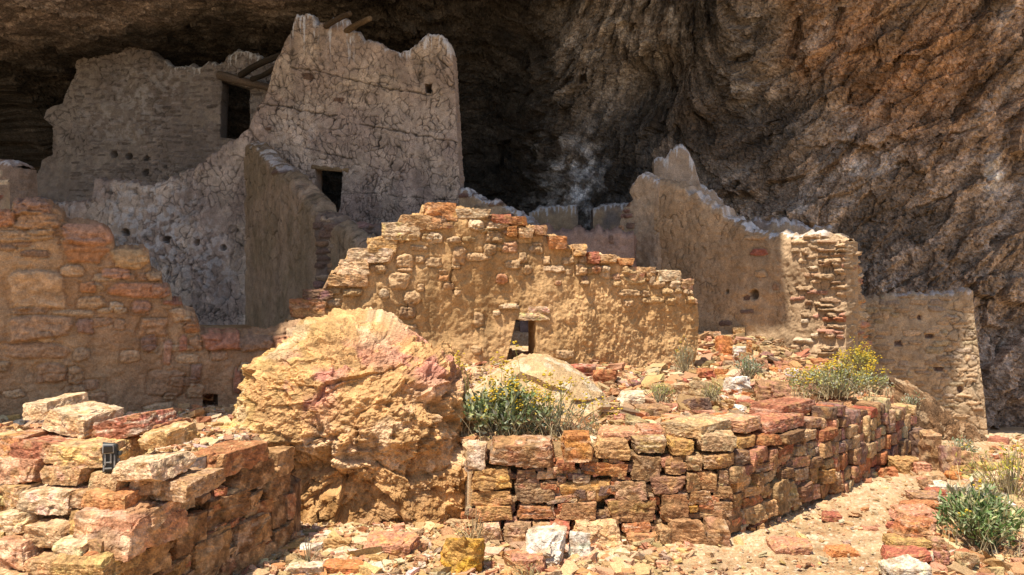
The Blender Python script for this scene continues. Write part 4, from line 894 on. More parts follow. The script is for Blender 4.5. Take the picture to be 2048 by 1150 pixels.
# --- wall in front of the boulder at the lower left, two faces meeting at a corner
LA = Plane((-2.75, 3.62), (-1.68, 3.42), .62, .30); LB = Plane((-1.72, 3.45), (-1.335, 5.06), .12, .1)
lwall = empty('dry_stone_wall', (-1.8, 3.8, 0), "low corner of dry stone wall with a salmon slab on it, in front of the shaded wall", 'stone wall')
LS = [(0, 75, 170, 225, 'pale', -.12), (120, 140, 425, 305, 'pale', -.10), (405, 185, 735, 335, 'red', -.14), (700, 262, 870, 402, 'ochre', -.12), (620, 252, 745, 312, 'red', -.2), (-40, 265, 112, 405, 'rust', 0), (45, 298, 325, 424, 'red', 0), (250, 308, 608, 485, 'tan', .0), (640, 405, 958, 548, 'pale', .05),
 (-40, 400, 207, 565, 'salmon', 0), (180, 448, 498, 568, 'tan', 0), (492, 490, 690, 602, 'tan', 0), (670, 520, 872, 680, 'brown', -.05), (-40, 562, 132, 705, 'ochre', .0), (100, 568, 412, 760, 'pale', .02), (373, 588, 520, 702, 'brown', 0), (486, 588, 752, 728, 'orange', .03), (-40, 700, 147, 855, 'pale', .02),
 (118, 755, 408, 955, 'tan', .03), (363, 698, 608, 935, 'ochre', .02), (363, 838, 555, 1020, 'pale', .08), (-40, 858, 190, 1060, 'salmon', .05), (175, 960, 405, 1110, 'tan', .06), (365, 925, 708, 1110, 'ochre', .10), (-40, 1055, 180, 1180, 'tan', .06), (740, 560, 1020, 700, 'brown', -.1)]
for i, s_ in enumerate(LS):
    (b, cn, pu), = crop([s_], 0, 780, 2.926)
    wall_stone(LA, b, PAL[cn], 700+i, lwall, depth=.34, push=pu, shrink=.97, rnd=.07, strata=.045, band=.6 if i == 2 else (.3 if i % 4 == 1 else 0), rot=(-.18 if i == 1 else (.16 if i == 2 else rr.uniform(-.05, .05))), alt=PAL['pale'] if i % 3 == 0 else None, cuts=7)
LBS = [(595, 655, 1035, 935, 'salmon', .10), (815, 548, 1215, 765, 'tan', -.02), (1040, 432, 1385, 645, 'white', -.10), (1270, 335, 1612, 475, 'rust', .02), (1615, 345, 1752, 505, 'tan', 0), (1375, 418, 1645, 582, 'brown', 0), (1215, 592, 1492, 805, 'brown', 0), (1548, 500, 1732, 655, 'brown', 0), (1463, 588, 1562, 720, 'tan', 0), (1445, 652, 1632, 765, 'rust', -.01), (1600, 608, 1685, 808, 'brown', 0), (1685, 600, 1742, 755, 'salmon', 0),
 (1033, 730, 1217, 980, 'brown', 0), (1213, 800, 1372, 1000, 'tan', 0), (1372, 738, 1602, 965, 'brown', .01), (705, 838, 1040, 1110, 'tan', .02), (1033, 968, 1162, 1080, 'ochre', 0), (1138, 828, 1372, 1110, 'tan', .015), (1398, 918, 1562, 1110, 'brown', 0), (1548, 880, 1640, 1040, 'tan', 0), (1600, 800, 1730, 930, 'brown', 0), (1630, 920, 1740, 1050, 'brown', .0), (1728, 455, 1800, 890, 'dark', -.02), (1300, 990, 1400, 1090, 'salmon', 0), (1690, 760, 1745, 850, 'tan', 0), (1080, 1075, 1300, 1180, 'brown', 0), (1720, 860, 1790, 960, 'tan', .0)]
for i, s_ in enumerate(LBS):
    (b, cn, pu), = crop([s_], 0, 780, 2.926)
    wall_stone(LB, b, PAL[cn]*(np.array([.66, .58, .50]) if i > 3 else 1), 800+i, lwall, depth=.30, push=pu, shrink=.96, rnd=.06, strata=.05, band=.3 if i in (0, 2, 14) else 0, alt=PAL['tan'], cuts=6)  # stones after the top slabs get darker colour, painting this face's shade
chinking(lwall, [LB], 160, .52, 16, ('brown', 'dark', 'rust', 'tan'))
core(lwall, [(-2.9, 3.98), (-1.95, 3.78), (-1.80, 3.82), (-1.46, 5.0)], .3, .0, lambda t: .58-.05*t, 9, back=.16)

# ================================================================== BOULDERS AND OUTCROP
def boulder(name, prof, Yc, dep, label, seed, cfun, nr=300, ncol=420, amp=1., tiltY=0., mat=M_BOULDER, kind=None):
    """prof: [(v, uL, uR)] silhouette from base to top at distance Yc; dep(z01) half depth factor"""
    pr = [(at(uL, v, Yc)[0], at(uR, v, Yc)[0], at(0, v, Yc)[2]) for v, uL, uR in prof]; pr = np.array(pr)
    zl = pr[:, 2]; q = np.linspace(0, 1, nr); zz = np.interp(q, np.linspace(0, 1, len(zl)), zl)
    d = np.r_[0, np.cumsum(np.hypot(np.diff(pr[:, 2]), np.diff((pr[:, 1]-pr[:, 0])/2)))]; d /= d[-1]
    zz = np.interp(q, d, zl); xl = np.interp(q, d, pr[:, 0]); xr = np.interp(q, d, pr[:, 1])
    th = np.linspace(0, 2*np.pi, ncol)[None]
    cx = ((xl+xr)/2)[:, None]; hw = ((xr-xl)/2)[:, None]; zz = zz[:, None]; h01 = (zz-zl[0])/(zl[-1]-zl[0])
    ct, st = np.cos(th), np.sin(th); pw = .62
    tf = np.linspace(0, 2*np.pi, 20001); fx_ = np.sign(np.cos(tf))*np.abs(np.cos(tf))**pw; fy_ = np.sign(np.sin(tf))*np.abs(np.sin(tf))**pw
    al = np.r_[0, np.cumsum(np.hypot(np.diff(fx_), np.diff(fy_)))]; ss_ = np.linspace(0, al[-1], ncol)
    ex = np.interp(ss_, al, fx_)[None]; ey = np.interp(ss_, al, fy_)[None]
    V = np.stack([cx+hw*ex, Yc+tiltY*h01+hw*dep*ey, zz+0*th], -1)
    ctr = np.array([cx.mean(), Yc, zz.mean()-.1*(zz.max()-zz.min())]); hs = np.array([hw.max(), hw.max()*dep, (zz.max()-zz.min())*.55])
    N = (V-ctr)/hs**2; N /= np.linalg.norm(N, axis=-1, keepdims=True)+1e-9
    x, y, z = V[..., 0], V[..., 1], V[..., 2]
    w1 = fbm(x*1.6, y*1.6, z*1.6, 3, seed+1)
    f1, f2, cid = worley3(x*4.+.8*w1, y*4, z*4.6+.7*w1, seed+2)
    g1, g2, gid = worley3(x*11+.7*w1, y*11, z*12+.5*w1, seed+3)
    ang = worley3(x*2.1+.4*w1, y*2.1, z*1.9, seed+9)
    rd = ridged(x*4+.5*w1, y*4, z*6, 5, seed+4); fn = fbm(x*14, y*14, z*14, 4, seed+5); micro = ridged(x*24, y*24, z*30, 3, seed+6)
    t1, s1 = facet3(x*1.7+.3*w1, y*1.7, z*1.9, seed+20); t2, s2 = facet3(x*4.6+.35*w1, y*4.6, z*5.4, seed+21); t3, s3 = facet3(x*12+.4*w1, y*12, z*13, seed+22)
    pit = ss(.15, .6, fbm(x*2.2, y*2.2, z*2.6, 3, seed+23))
    crk = worley3(x*2.3+.5*w1, y*2.3, z*2.6+.4*w1, seed+24); cr = crk[1]-crk[0]
    disp = amp*(.07*w1+.09*t1+.0*s1+.024*t2+.004*s2+.014*t3+.006*s3+.020*fn+.012*fbm(x*30, y*30, z*30, 2, seed+41)-.035*pit*ss(.0, .5, fn)-.010*ss(.04, .0, cr)-.02)
    cid = .5+s2; gid = .5+s3; f1, f2 = crk[0], crk[1]
    if amp == 1.:
        for (u_, v_, ru, rv, am_) in ((850, 800, 90, 40, .9), (900, 850, 50, 30, .8), (760, 880, 60, 40, .6), (640, 1000, 70, 60, .8), (720, 960, 40, 60, .5), (640, 890, 60, 18, .7), (900, 990, 40, 50, .5)):
            p_ = at(u_, v_, 5.2); bb = np.exp(-(((x-p_[0])/(ru/F*5.2))**2+((z-p_[2])/(rv/F*5.2))**2))*(y < 5.8)
            disp -= am_*bb*.12*ss(.1, .7, fbm(x*6+w1, y*6, z*8, 4, seed+40)+.25)
        disp -= .03*ss(.7, 1, (z-zz.min())/(zz.max()-zz.min()))
    win = ss(0, .04, 1-q)[:, None]*.75+.25
    V = V+N*(disp*win)[..., None]
    c = cfun(V, w1, cid, gid, rd, fn, micro, f2-f1)
    o = obj(name, V.reshape(-1, 3), gridq(nr, ncol), c.reshape(-1, 3), mat, smooth=False)
    return tag(o, label, 'boulder') if not kind else tag(o, kind=kind)

def bcol(V, w1, cid, gid, rd, fn, micro, e):
    x, y, z = V[..., 0], V[..., 1], V[..., 2]
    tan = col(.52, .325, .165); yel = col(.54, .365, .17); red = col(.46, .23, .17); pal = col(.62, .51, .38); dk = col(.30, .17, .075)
    c = np.broadcast_to(tan, V.shape)
    def bl(u, v, ru, rv):
        p = at(u, v, 5.7); return np.exp(-(((x-p[0])/(ru/F*5.7))**2+((z-p[2])/(rv/F*5.7))**2))
    n = fbm(x*3, y*3, z*3, 4, 77)
    c = mix(c, np.broadcast_to(yel, V.shape), np.clip(bl(500, 800, 90, 130)*1.3+.7*bl(600, 690, 110, 60), 0, 1)*ss(-.5, .1, n))
    c = mix(c, np.broadcast_to(pal, V.shape), ss(.1, .5, n+.4*(gid-.5))*.4)
    rk = np.clip(1.5*bl(625, 770, 55, 55)+1.1*bl(690, 715, 70, 28)+1.3*bl(850, 700, 70, 40)+.6*bl(880, 740, 60, 40), 0, 1)
    c = mix(c, np.broadcast_to(red, V.shape), rk*ss(-.25, .1, n+.5*(cid-.5)))
    c = mix(c, np.broadcast_to(dk, V.shape), np.clip(ss(.45, .15, z)*.75+.6*bl(640, 1000, 60, 70), 0, 1)*ss(-.3, .2, n))  # shade under the overhang painted as dark patch; colour also darker towards base
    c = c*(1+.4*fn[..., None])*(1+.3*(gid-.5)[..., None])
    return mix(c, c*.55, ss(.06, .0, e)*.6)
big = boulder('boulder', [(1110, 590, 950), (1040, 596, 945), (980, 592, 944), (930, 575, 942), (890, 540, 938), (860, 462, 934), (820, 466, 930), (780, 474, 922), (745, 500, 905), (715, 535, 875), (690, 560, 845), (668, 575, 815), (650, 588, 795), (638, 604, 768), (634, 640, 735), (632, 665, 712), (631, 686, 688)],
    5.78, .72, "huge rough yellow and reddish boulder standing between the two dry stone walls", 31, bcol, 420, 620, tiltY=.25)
def bcol2(V, w1, cid, gid, rd, fn, micro, e):
    c = np.broadcast_to(col(.49, .345, .20), V.shape)*(1+.22*w1[..., None])*(1+.3*fn[..., None])
    return mix(c, np.broadcast_to(col(.66, .58, .46), V.shape), ss(.5, .9, gid)*.5)
boulder('boulder', [(920, 900, 1250), (870, 905, 1242), (820, 920, 1228), (780, 945, 1208), (750, 980, 1172), (728, 1015, 1138), (716, 1042, 1105), (712, 1060, 1084), (711, 1070, 1072)], 6.5, .7, "smaller smooth pale rounded boulder behind the yellow flowered bush", 32, bcol2, 200, 300, amp=.35, tiltY=.2)
def bcol3(V, w1, cid, gid, rd, fn, micro, e):
    n = fbm(V[..., 0]*2.5, V[..., 1]*2.5, V[..., 2]*2.5, 4, 78)
    c = mix(np.broadcast_to(col(.12, .075, .045), V.shape), np.broadcast_to(col(.20, .12, .068), V.shape), ss(-.2, .3, n))*(1+.4*fn[..., None])*(1+.5*(gid-.5)[..., None])
    c = mix(c, np.broadcast_to(col(.55, .42, .28), V.shape), ss(.75, .95, gid)*.5)
    return mix(c, c*.4, ss(.05, 0, e)*.7)
boulder('rock_outcrop', [(1010, 1800, 2110), (960, 1800, 2070), (930, 1805, 2030), (900, 1800, 1995), (870, 1790, 1965), (840, 1775, 1930), (815, 1765, 1902), (795, 1770, 1872), (782, 1785, 1835), (778, 1800, 1818), (777.5, 1808, 1810)], 8.35, .85, "dark brown cracked rock outcrop between the small stone wall and the leaning wall", 33, bcol3, 380, 520, amp=1.25, tiltY=.3)

# ================================================================== LOOSE STONES
def loose(b, cn, label, seed, group=None, flat=None, cut_lo=.62, rot=None, Y=None, name='loose_stone', band=0., lift=0., cat='stone'):
    u0, v0, u1, v1 = b; um = (u0+u1)/2
    if Y is None: Y = ground_hit(um, v1)
    wd = (u1-u0)/F*Y; x0 = (um-1024)/F*Y; gz = float(G(x0, Y)); slope = (CAMZ-gz)/Y
    ha = (v1-v0)/F*Y
    dp = flat if flat else min(wd*.75, .6*ha/max(slope, .08))
    hz = max(ha-dp*slope*.8, ha*.5)
    r = np.random.RandomState(seed); n = int(np.clip((u1-u0)/3.5, 12, 36))
    X, Q = rock((wd*.98, dp, hz*1.3), seed, n=n, rnd=r.uniform(.02, .12), rough=.06, strata=.06, cuts=9, cut_lo=cut_lo)
    c = rock_col(X, PAL[cn], seed, (wd, dp, hz), band=band)
    a = r.uniform(-.25, .25) if rot is None else rot; tl = r.uniform(-.1, .14)
    x, y, z = X.T; y, z = y*math.cos(tl)-z*math.sin(tl), y*math.sin(tl)+z*math.cos(tl)
    x, y = x*math.cos(a)-y*math.sin(a), x*math.sin(a)+y*math.cos(a)
    yc = Y+dp*.42; zc = float(G(x0, yc))
    W = np.stack([x+x0, y+yc, z-z.min()+min(zc, gz+.06)-.02+lift], -1)
    o = obj(name, W, Q, c, M_STONE, smooth=False)
    return tag(o, label, cat, group)

RUB = [(110, 335, 280, 412, 'red', 'dark red block at the foot of the sunlit wall, touching a rust block'), (252, 350, 402, 442, 'rust', 'rust brown block against the pale round boulder below the sunlit wall'), (845, 345, 982, 417, 'rust', 'bright rusty red lump in the middle of the rubble slope'), (965, 346, 1047, 402, 'orange', 'orange slab leaning behind the rusty red lump'),
 (530, 393, 667, 437, 'purple', 'flat purplish slab on the rubble below the sunlit wall'), (458, 413, 542, 462, 'purple', 'small dark red cube of stone left of a purplish slab'), (588, 433, 717, 497, 'tan', 'pale tan rounded block under the purplish slab'), (713, 403, 832, 452, 'red', 'thin red slab beside the olive tan block'), (718, 438, 838, 522, 'tan', 'brown fronted block with a tan top, mid rubble'), (823, 428, 972, 538, 'olive', 'olive tan slanting block at mid rubble slope'),
 (1035, 403, 1202, 502, 'white', 'whitest angular rock on the rubble slope, near the grey green tuft'), (1213, 443, 1442, 567, 'brown', 'large dark brown slab tilted on the rubble beside the wide yellow bush'), (393, 488, 562, 582, 'pale', 'pale tan pointed block right of the round boulder'), (500, 550, 712, 627, 'brown', 'brown blocky stone with a row of broken edges, right of the pale pointed block'), (658, 540, 802, 592, 'salmon', 'thin pinkish slab lying across darker stones'), (788, 523, 962, 617, 'dark', 'darkest layered slab near the wall top'),
 (973, 528, 1077, 602, 'ochre', 'ochre lump behind the white chips on the wall top'), (1068, 558, 1162, 612, 'white', 'small whitish grey chip of rock before a red slab'), (1098, 530, 1222, 582, 'red', 'red wedge of stone under the white angular rock'), (1213, 558, 1342, 622, 'white', 'speckled white block below the large brown slab'), (1328, 573, 1482, 627, 'red', 'red flat stone below the large brown slab'), (520, 615, 692, 662, 'orange', 'thin bright orange slab above the yellow slab'), (443, 638, 602, 737, 'olive', 'grey olive banded rock just behind the wall cap'),
 (753, 603, 832, 677, 'pale', 'upright pale yellow stone between orange slabs'), (653, 668, 840, 747, 'yellow', 'bright yellow topped slab lying behind the wall cap'), (838, 635, 932, 712, 'salmon', 'pink block beside the orange red slab'), (923, 613, 1107, 692, 'rust', 'orange red rectangular slab on the wall top'), (1103, 628, 1192, 662, 'brown', 'small brown slab right of the orange red one'), (1158, 608, 1362, 662, 'salmon', 'long flat pink slab split into layers'), (1468, 588, 1667, 652, 'red', 'red slab at the corner of the retaining wall'), (1518, 543, 1692, 592, 'salmon', 'pink red slab lying behind the red corner slab'),
 (978, 168, 1077, 272, 'orange', 'flat orange slab tilted on the slope right of the sunlit wall'), (1153, 188, 1182, 272, 'orange', 'narrow upright orange splinter of stone on the upper slope'), (1078, 223, 1152, 282, 'white', 'small white block beside the orange splinter'), (1223, 253, 1312, 302, 'purple', 'small purple stone on the upper slope'), (1398, 273, 1472, 327, 'tan', 'tan wedge near the foot of the long wall corner'), (1498, 223, 1612, 292, 'white', 'white pointed slab at the foot of the long wall corner'), (1058, 288, 1202, 322, 'red', 'long dark red slab on the upper slope'),
 (1288, 338, 1372, 368, 'orange', 'small orange chip behind the white angular rock'), (1198, 300, 1282, 372, 'brown', 'brown stone beside a purple one on the upper slope'), (908, 128, 1007, 167, 'brown', 'brown flat stone against the shaded long wall'), (1073, 103, 1147, 152, 'tan', 'tan round stone against the shaded long wall'), (983, 383, 1062, 452, 'ochre', 'ochre stone below the leaning orange slab'), (1538, 288, 1652, 332, 'rust', 'rust stone under the white pointed slab'), (378, 610, 462, 672, 'salmon', 'pinkish lump on the wall side of the round boulder'), (348, 528, 412, 582, 'red', 'small red stone touching the round boulder'),
 (1230, 215, 1360, 262, 'tan', 'long pale tan slab on the upper slope'), (1640, 300, 1700, 360, 'tan', 'tan stone below the streaked wall end'), (1430, 400, 1530, 450, 'salmon', 'flat salmon stone left of the wide yellow bush'), (1380, 350, 1470, 395, 'white', 'white chip among stones left of the yellow bush'), (1320, 300, 1400, 350, 'salmon', 'salmon block below the tan wedge')]
for i, s_ in enumerate(RUB):
    (b, cn, lb), = crop([s_], 1100, 620, 2.926)
    loose(b, cn, lb, 900+i, group='loose stones on the rubble slope', band=.4 if i % 4 == 0 else 0)
FRONT = [((1052, 1058, 1148, 1135), 'white', 'jagged pale rock in front of the retaining wall'), ((1138, 1066, 1184, 1122), 'white', 'white rounded rock beside the jagged pale rock'), ((1013, 1102, 1096, 1152), 'salmon', 'flat salmon slab at the lower edge, before the jagged pale rock'), ((878, 1074, 966, 1152), 'yellow', 'pointed ochre yellow rock at the foot of the big boulder'),
 ((1150, 1120, 1178, 1144), 'tan', 'small tan stone below the white rounded rock'), ((1006, 1058, 1034, 1084), 'red', 'small red stone at the foot of the retaining wall'), ((722, 1068, 832, 1116), 'salmon', 'pinkish slab against the base of the big boulder'), ((644, 1070, 698, 1102), 'ochre', 'ochre lump under the base of the big boulder'), ((592, 1082, 640, 1110), 'white', 'whitish lump beside the end of the corner wall'),
 ((716, 1102, 772, 1128), 'ochre', 'flat ochre chip before the pinkish slab'), ((824, 1108, 856, 1132), 'salmon', 'small pink chip left of the ochre yellow rock'), ((640, 1118, 735, 1152), 'orange', 'low brown orange rock at the lower edge, before the big boulder'), ((560, 1120, 650, 1156), 'pale', 'low pale rock at the lower edge, beside the corner wall')]
for i, (b, cn, lb) in enumerate(FRONT): loose(b, cn, lb, 1000+i, group='loose stones in front of the walls', cut_lo=.45 if i in (0, 1, 3, 8) else .6)
PATHS = crop([(275, 1008, 437, 1072, 'salmon', 'pink flat slab set in the path'), (495, 1030, 622, 1077, 'orange', 'flat tan orange slab set in the path'), (605, 738, 697, 773, 'pale', 'cream bar of stone at the foot of the small stone wall'), (690, 733, 762, 778, 'rust', 'rust stone at the foot of the outcrop'), (468, 903, 557, 938, 'red', 'thin red chip lying on the path'),
 (735, 700, 852, 762, 'ochre', 'ochre slab leaning at the foot of the outcrop'), (625, 955, 700, 990, 'salmon', 'small salmon chip on the path'), (415, 990, 485, 1022, 'pale', 'pale chip behind the pink slab in the path')], 1400, 550, 1.917)
for i, (b, cn, lb) in enumerate(PATHS): loose(b, cn, lb, 1040+i, group='stones on the path', flat=.16 if i < 2 else None)
EDGEST = crop([(728, 1103, 892, 1190, 'white', 'whitish stone edging the path, nearest the lower edge'), (728, 1058, 907, 1132, 'red', 'dark red slab edging the path behind the whitish stone'), (735, 1013, 887, 1072, 'ochre', 'lumpy ochre stone edging the path'), (755, 953, 937, 1056, 'rust', 'big rust brown slab edging the path'), (768, 903, 942, 972, 'salmon', 'pink slab edging the path behind the big rust one'), (798, 873, 942, 922, 'rust', 'rust slab edging the path under a paler one'), (818, 843, 947, 888, 'brown', 'brown slab edging the path midway'),
 (873, 828, 957, 868, 'red', 'red stone edging the path, under the white topped one'), (873, 803, 992, 838, 'white', 'white topped slab edging the path'), (858, 768, 952, 803, 'tan', 'tan slab edging the path near the outcrop'), (948, 763, 1014, 793, 'orange', 'orange slab edging the path near the outcrop'), (973, 738, 1062, 772, 'ochre', 'ochre slab edging the path at its far end'), (993, 1078, 1072, 1148, 'tan', 'tan wedge lying outside the path edging'), (1100, 790, 1180, 840, 'pale', 'pale pinkish rounded stone behind the green shrub'), (720, 960, 760, 985, 'red', 'small red lump inside the path edging')], 1400, 550, 1.917)
for i, (b, cn, lb) in enumerate(EDGEST+crop([(760, 1000, 800, 1030, 'brown', 'small brown stone wedged beside the big rust slab'), (890, 1020, 950, 1075, 'tan', 'tan block outside the lumpy ochre edging stone'), (905, 1075, 960, 1130, 'salmon', 'salmon block outside the dark red edging slab'), (940, 900, 985, 960, 'brown', 'brown stone outside the pink edging slab'), (780, 930, 830, 962, 'tan', 'tan stone on the path side of the pink edging slab'), (850, 800, 900, 835, 'brown', 'brown stone on the path side of the white topped slab'), (840, 785, 880, 806, 'salmon', 'small salmon stone on the path side near the outcrop')], 1400, 550, 1.917)): loose(b, cn, lb, 1080+i, group='stones edging the path', lift=.035, band=.3 if i % 3 == 0 else 0, cat='edging stone', name='edging_stone')

for i, (b, cn, lb) in enumerate([((1806, 862, 1852, 915), 'dark', 'dark block tucked in at the outcrop, nearest the small stone wall'), ((1846, 872, 1890, 940), 'brown', 'brown block fallen at the foot of the dark outcrop'), ((1886, 896, 1924, 948), 'purple', 'purplish upright block at the foot of the dark outcrop'), ((1920, 905, 1960, 940), 'tan', 'tan flat block where the outcrop meets the path end'), ((1830, 925, 1870, 952), 'salmon', 'salmon wedge on the path before the dark outcrop'), ((1960, 925, 2010, 950), 'ochre', 'ochre flat stone at the very end of the path'), ((1990, 940, 2046, 972), 'pale', 'pale flat stone beyond the yellow stalked plant')]):
    loose(b, cn, lb, 1130+i, group='loose blocks at the outcrop')

# small uncounted chips: gravel
def gravel():
    r = np.random.RandomState(44); V0, Q0 = cubegrid(3); Vs, Qs, Cs = [], [], []; off = 0
    names = ['pale', 'pale', 'tan', 'tan', 'tan', 'salmon', 'rust', 'red', 'white', 'ochre', 'brown', 'tan', 'pale']
    def put(x, y, z, s, cn, fl):
        nonlocal off
        P = V0*r.uniform(.7, 1.15, V0.shape)*np.array([r.uniform(.7, 1.5), r.uniform(.6, 1.2), fl])*s
        a = r.uniform(0, 6.28); t1, t2 = r.normal(0, .25, 2)
        x_, y_, z_ = P.T; z_ = z_+t1*x_+t2*y_
        P = np.stack([x_*math.cos(a)-y_*math.sin(a)+x, x_*math.sin(a)+y_*math.cos(a)+y, z_+z], -1)
        Vs.append(P); Qs.append(Q0+off); off += len(P)
        Cs.append(np.broadcast_to((PAL[cn]*.7+.3*np.array([.50, .35, .19]))*r.uniform(.7, 1.2)*r.uniform(.9, 1.1, 3), P.shape))
    n = 0
    while n < 24000:
        y = 3.6+6*r.rand()**1.4; u = r.uniform(-20, 2070); x = (u-1024)/F*y
        pth = (abs(x-.78*y+2.05) < .62) and y < 8.5 and not inside(np.array([x]), np.array([y]), R_POLY)[0]
        if pth and r.rand() < .72: continue
        s = np.clip(r.lognormal(-4.75, .62), .004, .045)*(.8 if pth else 1.35)
        put(x, y, float(G(x, y))+s*.08+.012, s, names[r.randint(len(names))], r.uniform(.25, .7)); n += 1
    k = 0
    while k < 2000:     # thicker chips on the rubble slope
        x = r.uniform(.7, 4.6); y = r.uniform(5.5, 11.5)
        if not inside(np.array([x]), np.array([y]), R_POLY)[0]: continue
        s = np.clip(r.lognormal(-3.7, .6), .012, .08); put(x, y, float(G(x, y))+s*.35+.015, s, ('brown', 'rust', 'salmon', 'tan', 'brown', 'red', 'pale', 'tan', 'dark', 'salmon')[r.randint(10)], r.uniform(.25, .6)); k += 1
    o = obj('gravel', np.vstack(Vs), np.vstack(Qs), np.vstack(Cs), M_STONE, loc=(0, 0, 0), smooth=False)
    tag(o, kind='stuff')
gravel()

# steps and low stones beyond the end of the path
def steps():
    t = empty('stone_steps', (7.0, 11, -.8), "pale stone steps climbing beside the foot of the leaning wall", 'steps')
    for i, (u0, u1, v0, v1, Y) in enumerate([(1980, 2100, 918, 940, 10.4), (1982, 2100, 904, 924, 10.9), (1982, 2100, 894, 908, 11.3), (1982, 2100, 880, 900, 11.7)]):
        a, b = at(u0, v1, Y), at(u1, v0, Y)
        X, Q = rock((b[0]-a[0], .6, b[2]-a[2]+.04), 60+i, n=22, rnd=.08, rough=.08, strata=.03)
        obj('step', X+np.array([(a[0]+b[0])/2, Y+.3, (a[2]+b[2])/2]), Q, rock_col(X, PAL['pale'], 60+i, (1, .6, .1)), M_STONE, t)
steps()

# ================================================================== TRAIL CAMERA
def trail_camera():
    p = at(219, 945, 3.74); t = empty('trail_camera', tuple(p), "black camouflaged trail camera wedged between the stones of the corner wall", 'camera')
    m = simplemat('camo_plastic', (.030, .030, .027), .7, scale=60); g = simplemat('grey_plastic', (.25, .24, .22), .7, scale=50); gl = simplemat('dark_glass', (.012, .011, .013), .1)
    ang = .25; ca, sa = math.cos(ang), math.sin(ang)
    def box(name, cx, cz, wx, wz, y0, y1, mat, bev=.006):
        X, Q = rock((wx, abs(y1-y0), wz), 1, n=9, rnd=.10, cuts=0, rough=0); X = X+np.array([cx, (y0+y1)/2, cz])
        W = np.stack([X[:, 0]*ca-X[:, 1]*sa, X[:, 0]*sa+X[:, 1]*ca, X[:, 2]], -1)+p
        return obj(name, W, Q, None, mat, t)
    box('body', 0, .07, .062, .142, 0, .055, m)
    box('faceplate', -.004, .112, .050, .046, -.010, .002, g); box('window', -.004, .110, .040, .034, -.014, -.004, gl)
    for k, (cx, cz, wx, wz) in enumerate([(-.018, .06, .006, .06), (.006, .065, .007, .05), (.022, .05, .006, .07), (-.006, .048, .034, .006), (-.006, .020, .036, .007), (-.024, .02, .006, .03)]):
        box('camouflage_patch', cx, cz, wx, wz, -.005, .002, g)
    box('strap', .038, .085, .02, .02, .005, .045, m)
    box('latch', .034, .052, .012, .018, .01, .03, g)
trail_camera()

# ================================================================== PLANTS
def leaves(pts, dirs, size, r, c0, var=.25, width=.45, fold=.2):
    n = len(pts); d = dirs/np.linalg.norm(dirs, axis=1, keepdims=True)
    s = np.cross(d, r.normal(size=(n, 3))); s /= np.linalg.norm(s, axis=1, keepdims=True); nn = np.cross(d, s)
    L = (size*r.uniform(.6, 1.35, n))[:, None]; W = L*width
    P = np.stack([pts, pts+d*L*.45+s*W*.5+nn*L*fold*.4, pts+d*L-nn*L*fold*.5, pts+d*L*.45-s*W*.5+nn*L*fold*.4], 1)
    Q = np.arange(n*4).reshape(n, 4)
    c = np.asarray(c0)[r.randint(len(c0), size=n)]*(1+var*r.normal(size=(n, 1)))
    return P.reshape(-1, 3), Q, np.repeat(c, 4, 0)

def tubes(segs, rad, c0, r):
    Vs, Qs, Cs, off = [], [], [], 0
    for pl_ in segs:
        pl_ = np.array(pl_); m = len(pl_); T = np.gradient(pl_, axis=0); T /= np.linalg.norm(T, axis=1, keepdims=True)+1e-9
        a = np.cross(T, [.3, .5, .81]); a /= np.linalg.norm(a, axis=1, keepdims=True); b = np.cross(T, a)
        th = np.linspace(0, 2*np.pi, 5)[None]; rr_ = (rad*np.linspace(1, .55, m))[:, None]
        V = pl_[:, None]+rr_[..., None]*(np.cos(th)[..., None]*a[:, None]+np.sin(th)[..., None]*b[:, None])
        Vs.append(V.reshape(-1, 3)); Qs.append(gridq(m, 5)+off); off += m*5; Cs.append(np.broadcast_to(np.array(c0)*r.uniform(.7, 1.2), (m*5, 3)))
    return np.vstack(Vs), np.vstack(Qs), np.vstack(Cs)

GREEN = [(.17, .22, .09), (.26, .30, .15), (.12, .18, .06), (.40, .42, .30), (.22, .26, .09)]
GREYG = [(.30, .34, .20), (.40, .42, .30), (.24, .29, .13), (.46, .46, .34)]
STRAW = [(.55, .42, .20), (.48, .36, .15), (.62, .50, .28)]
YEL = [(.62, .42, .02), (.70, .50, .03), (.52, .38, .05)]

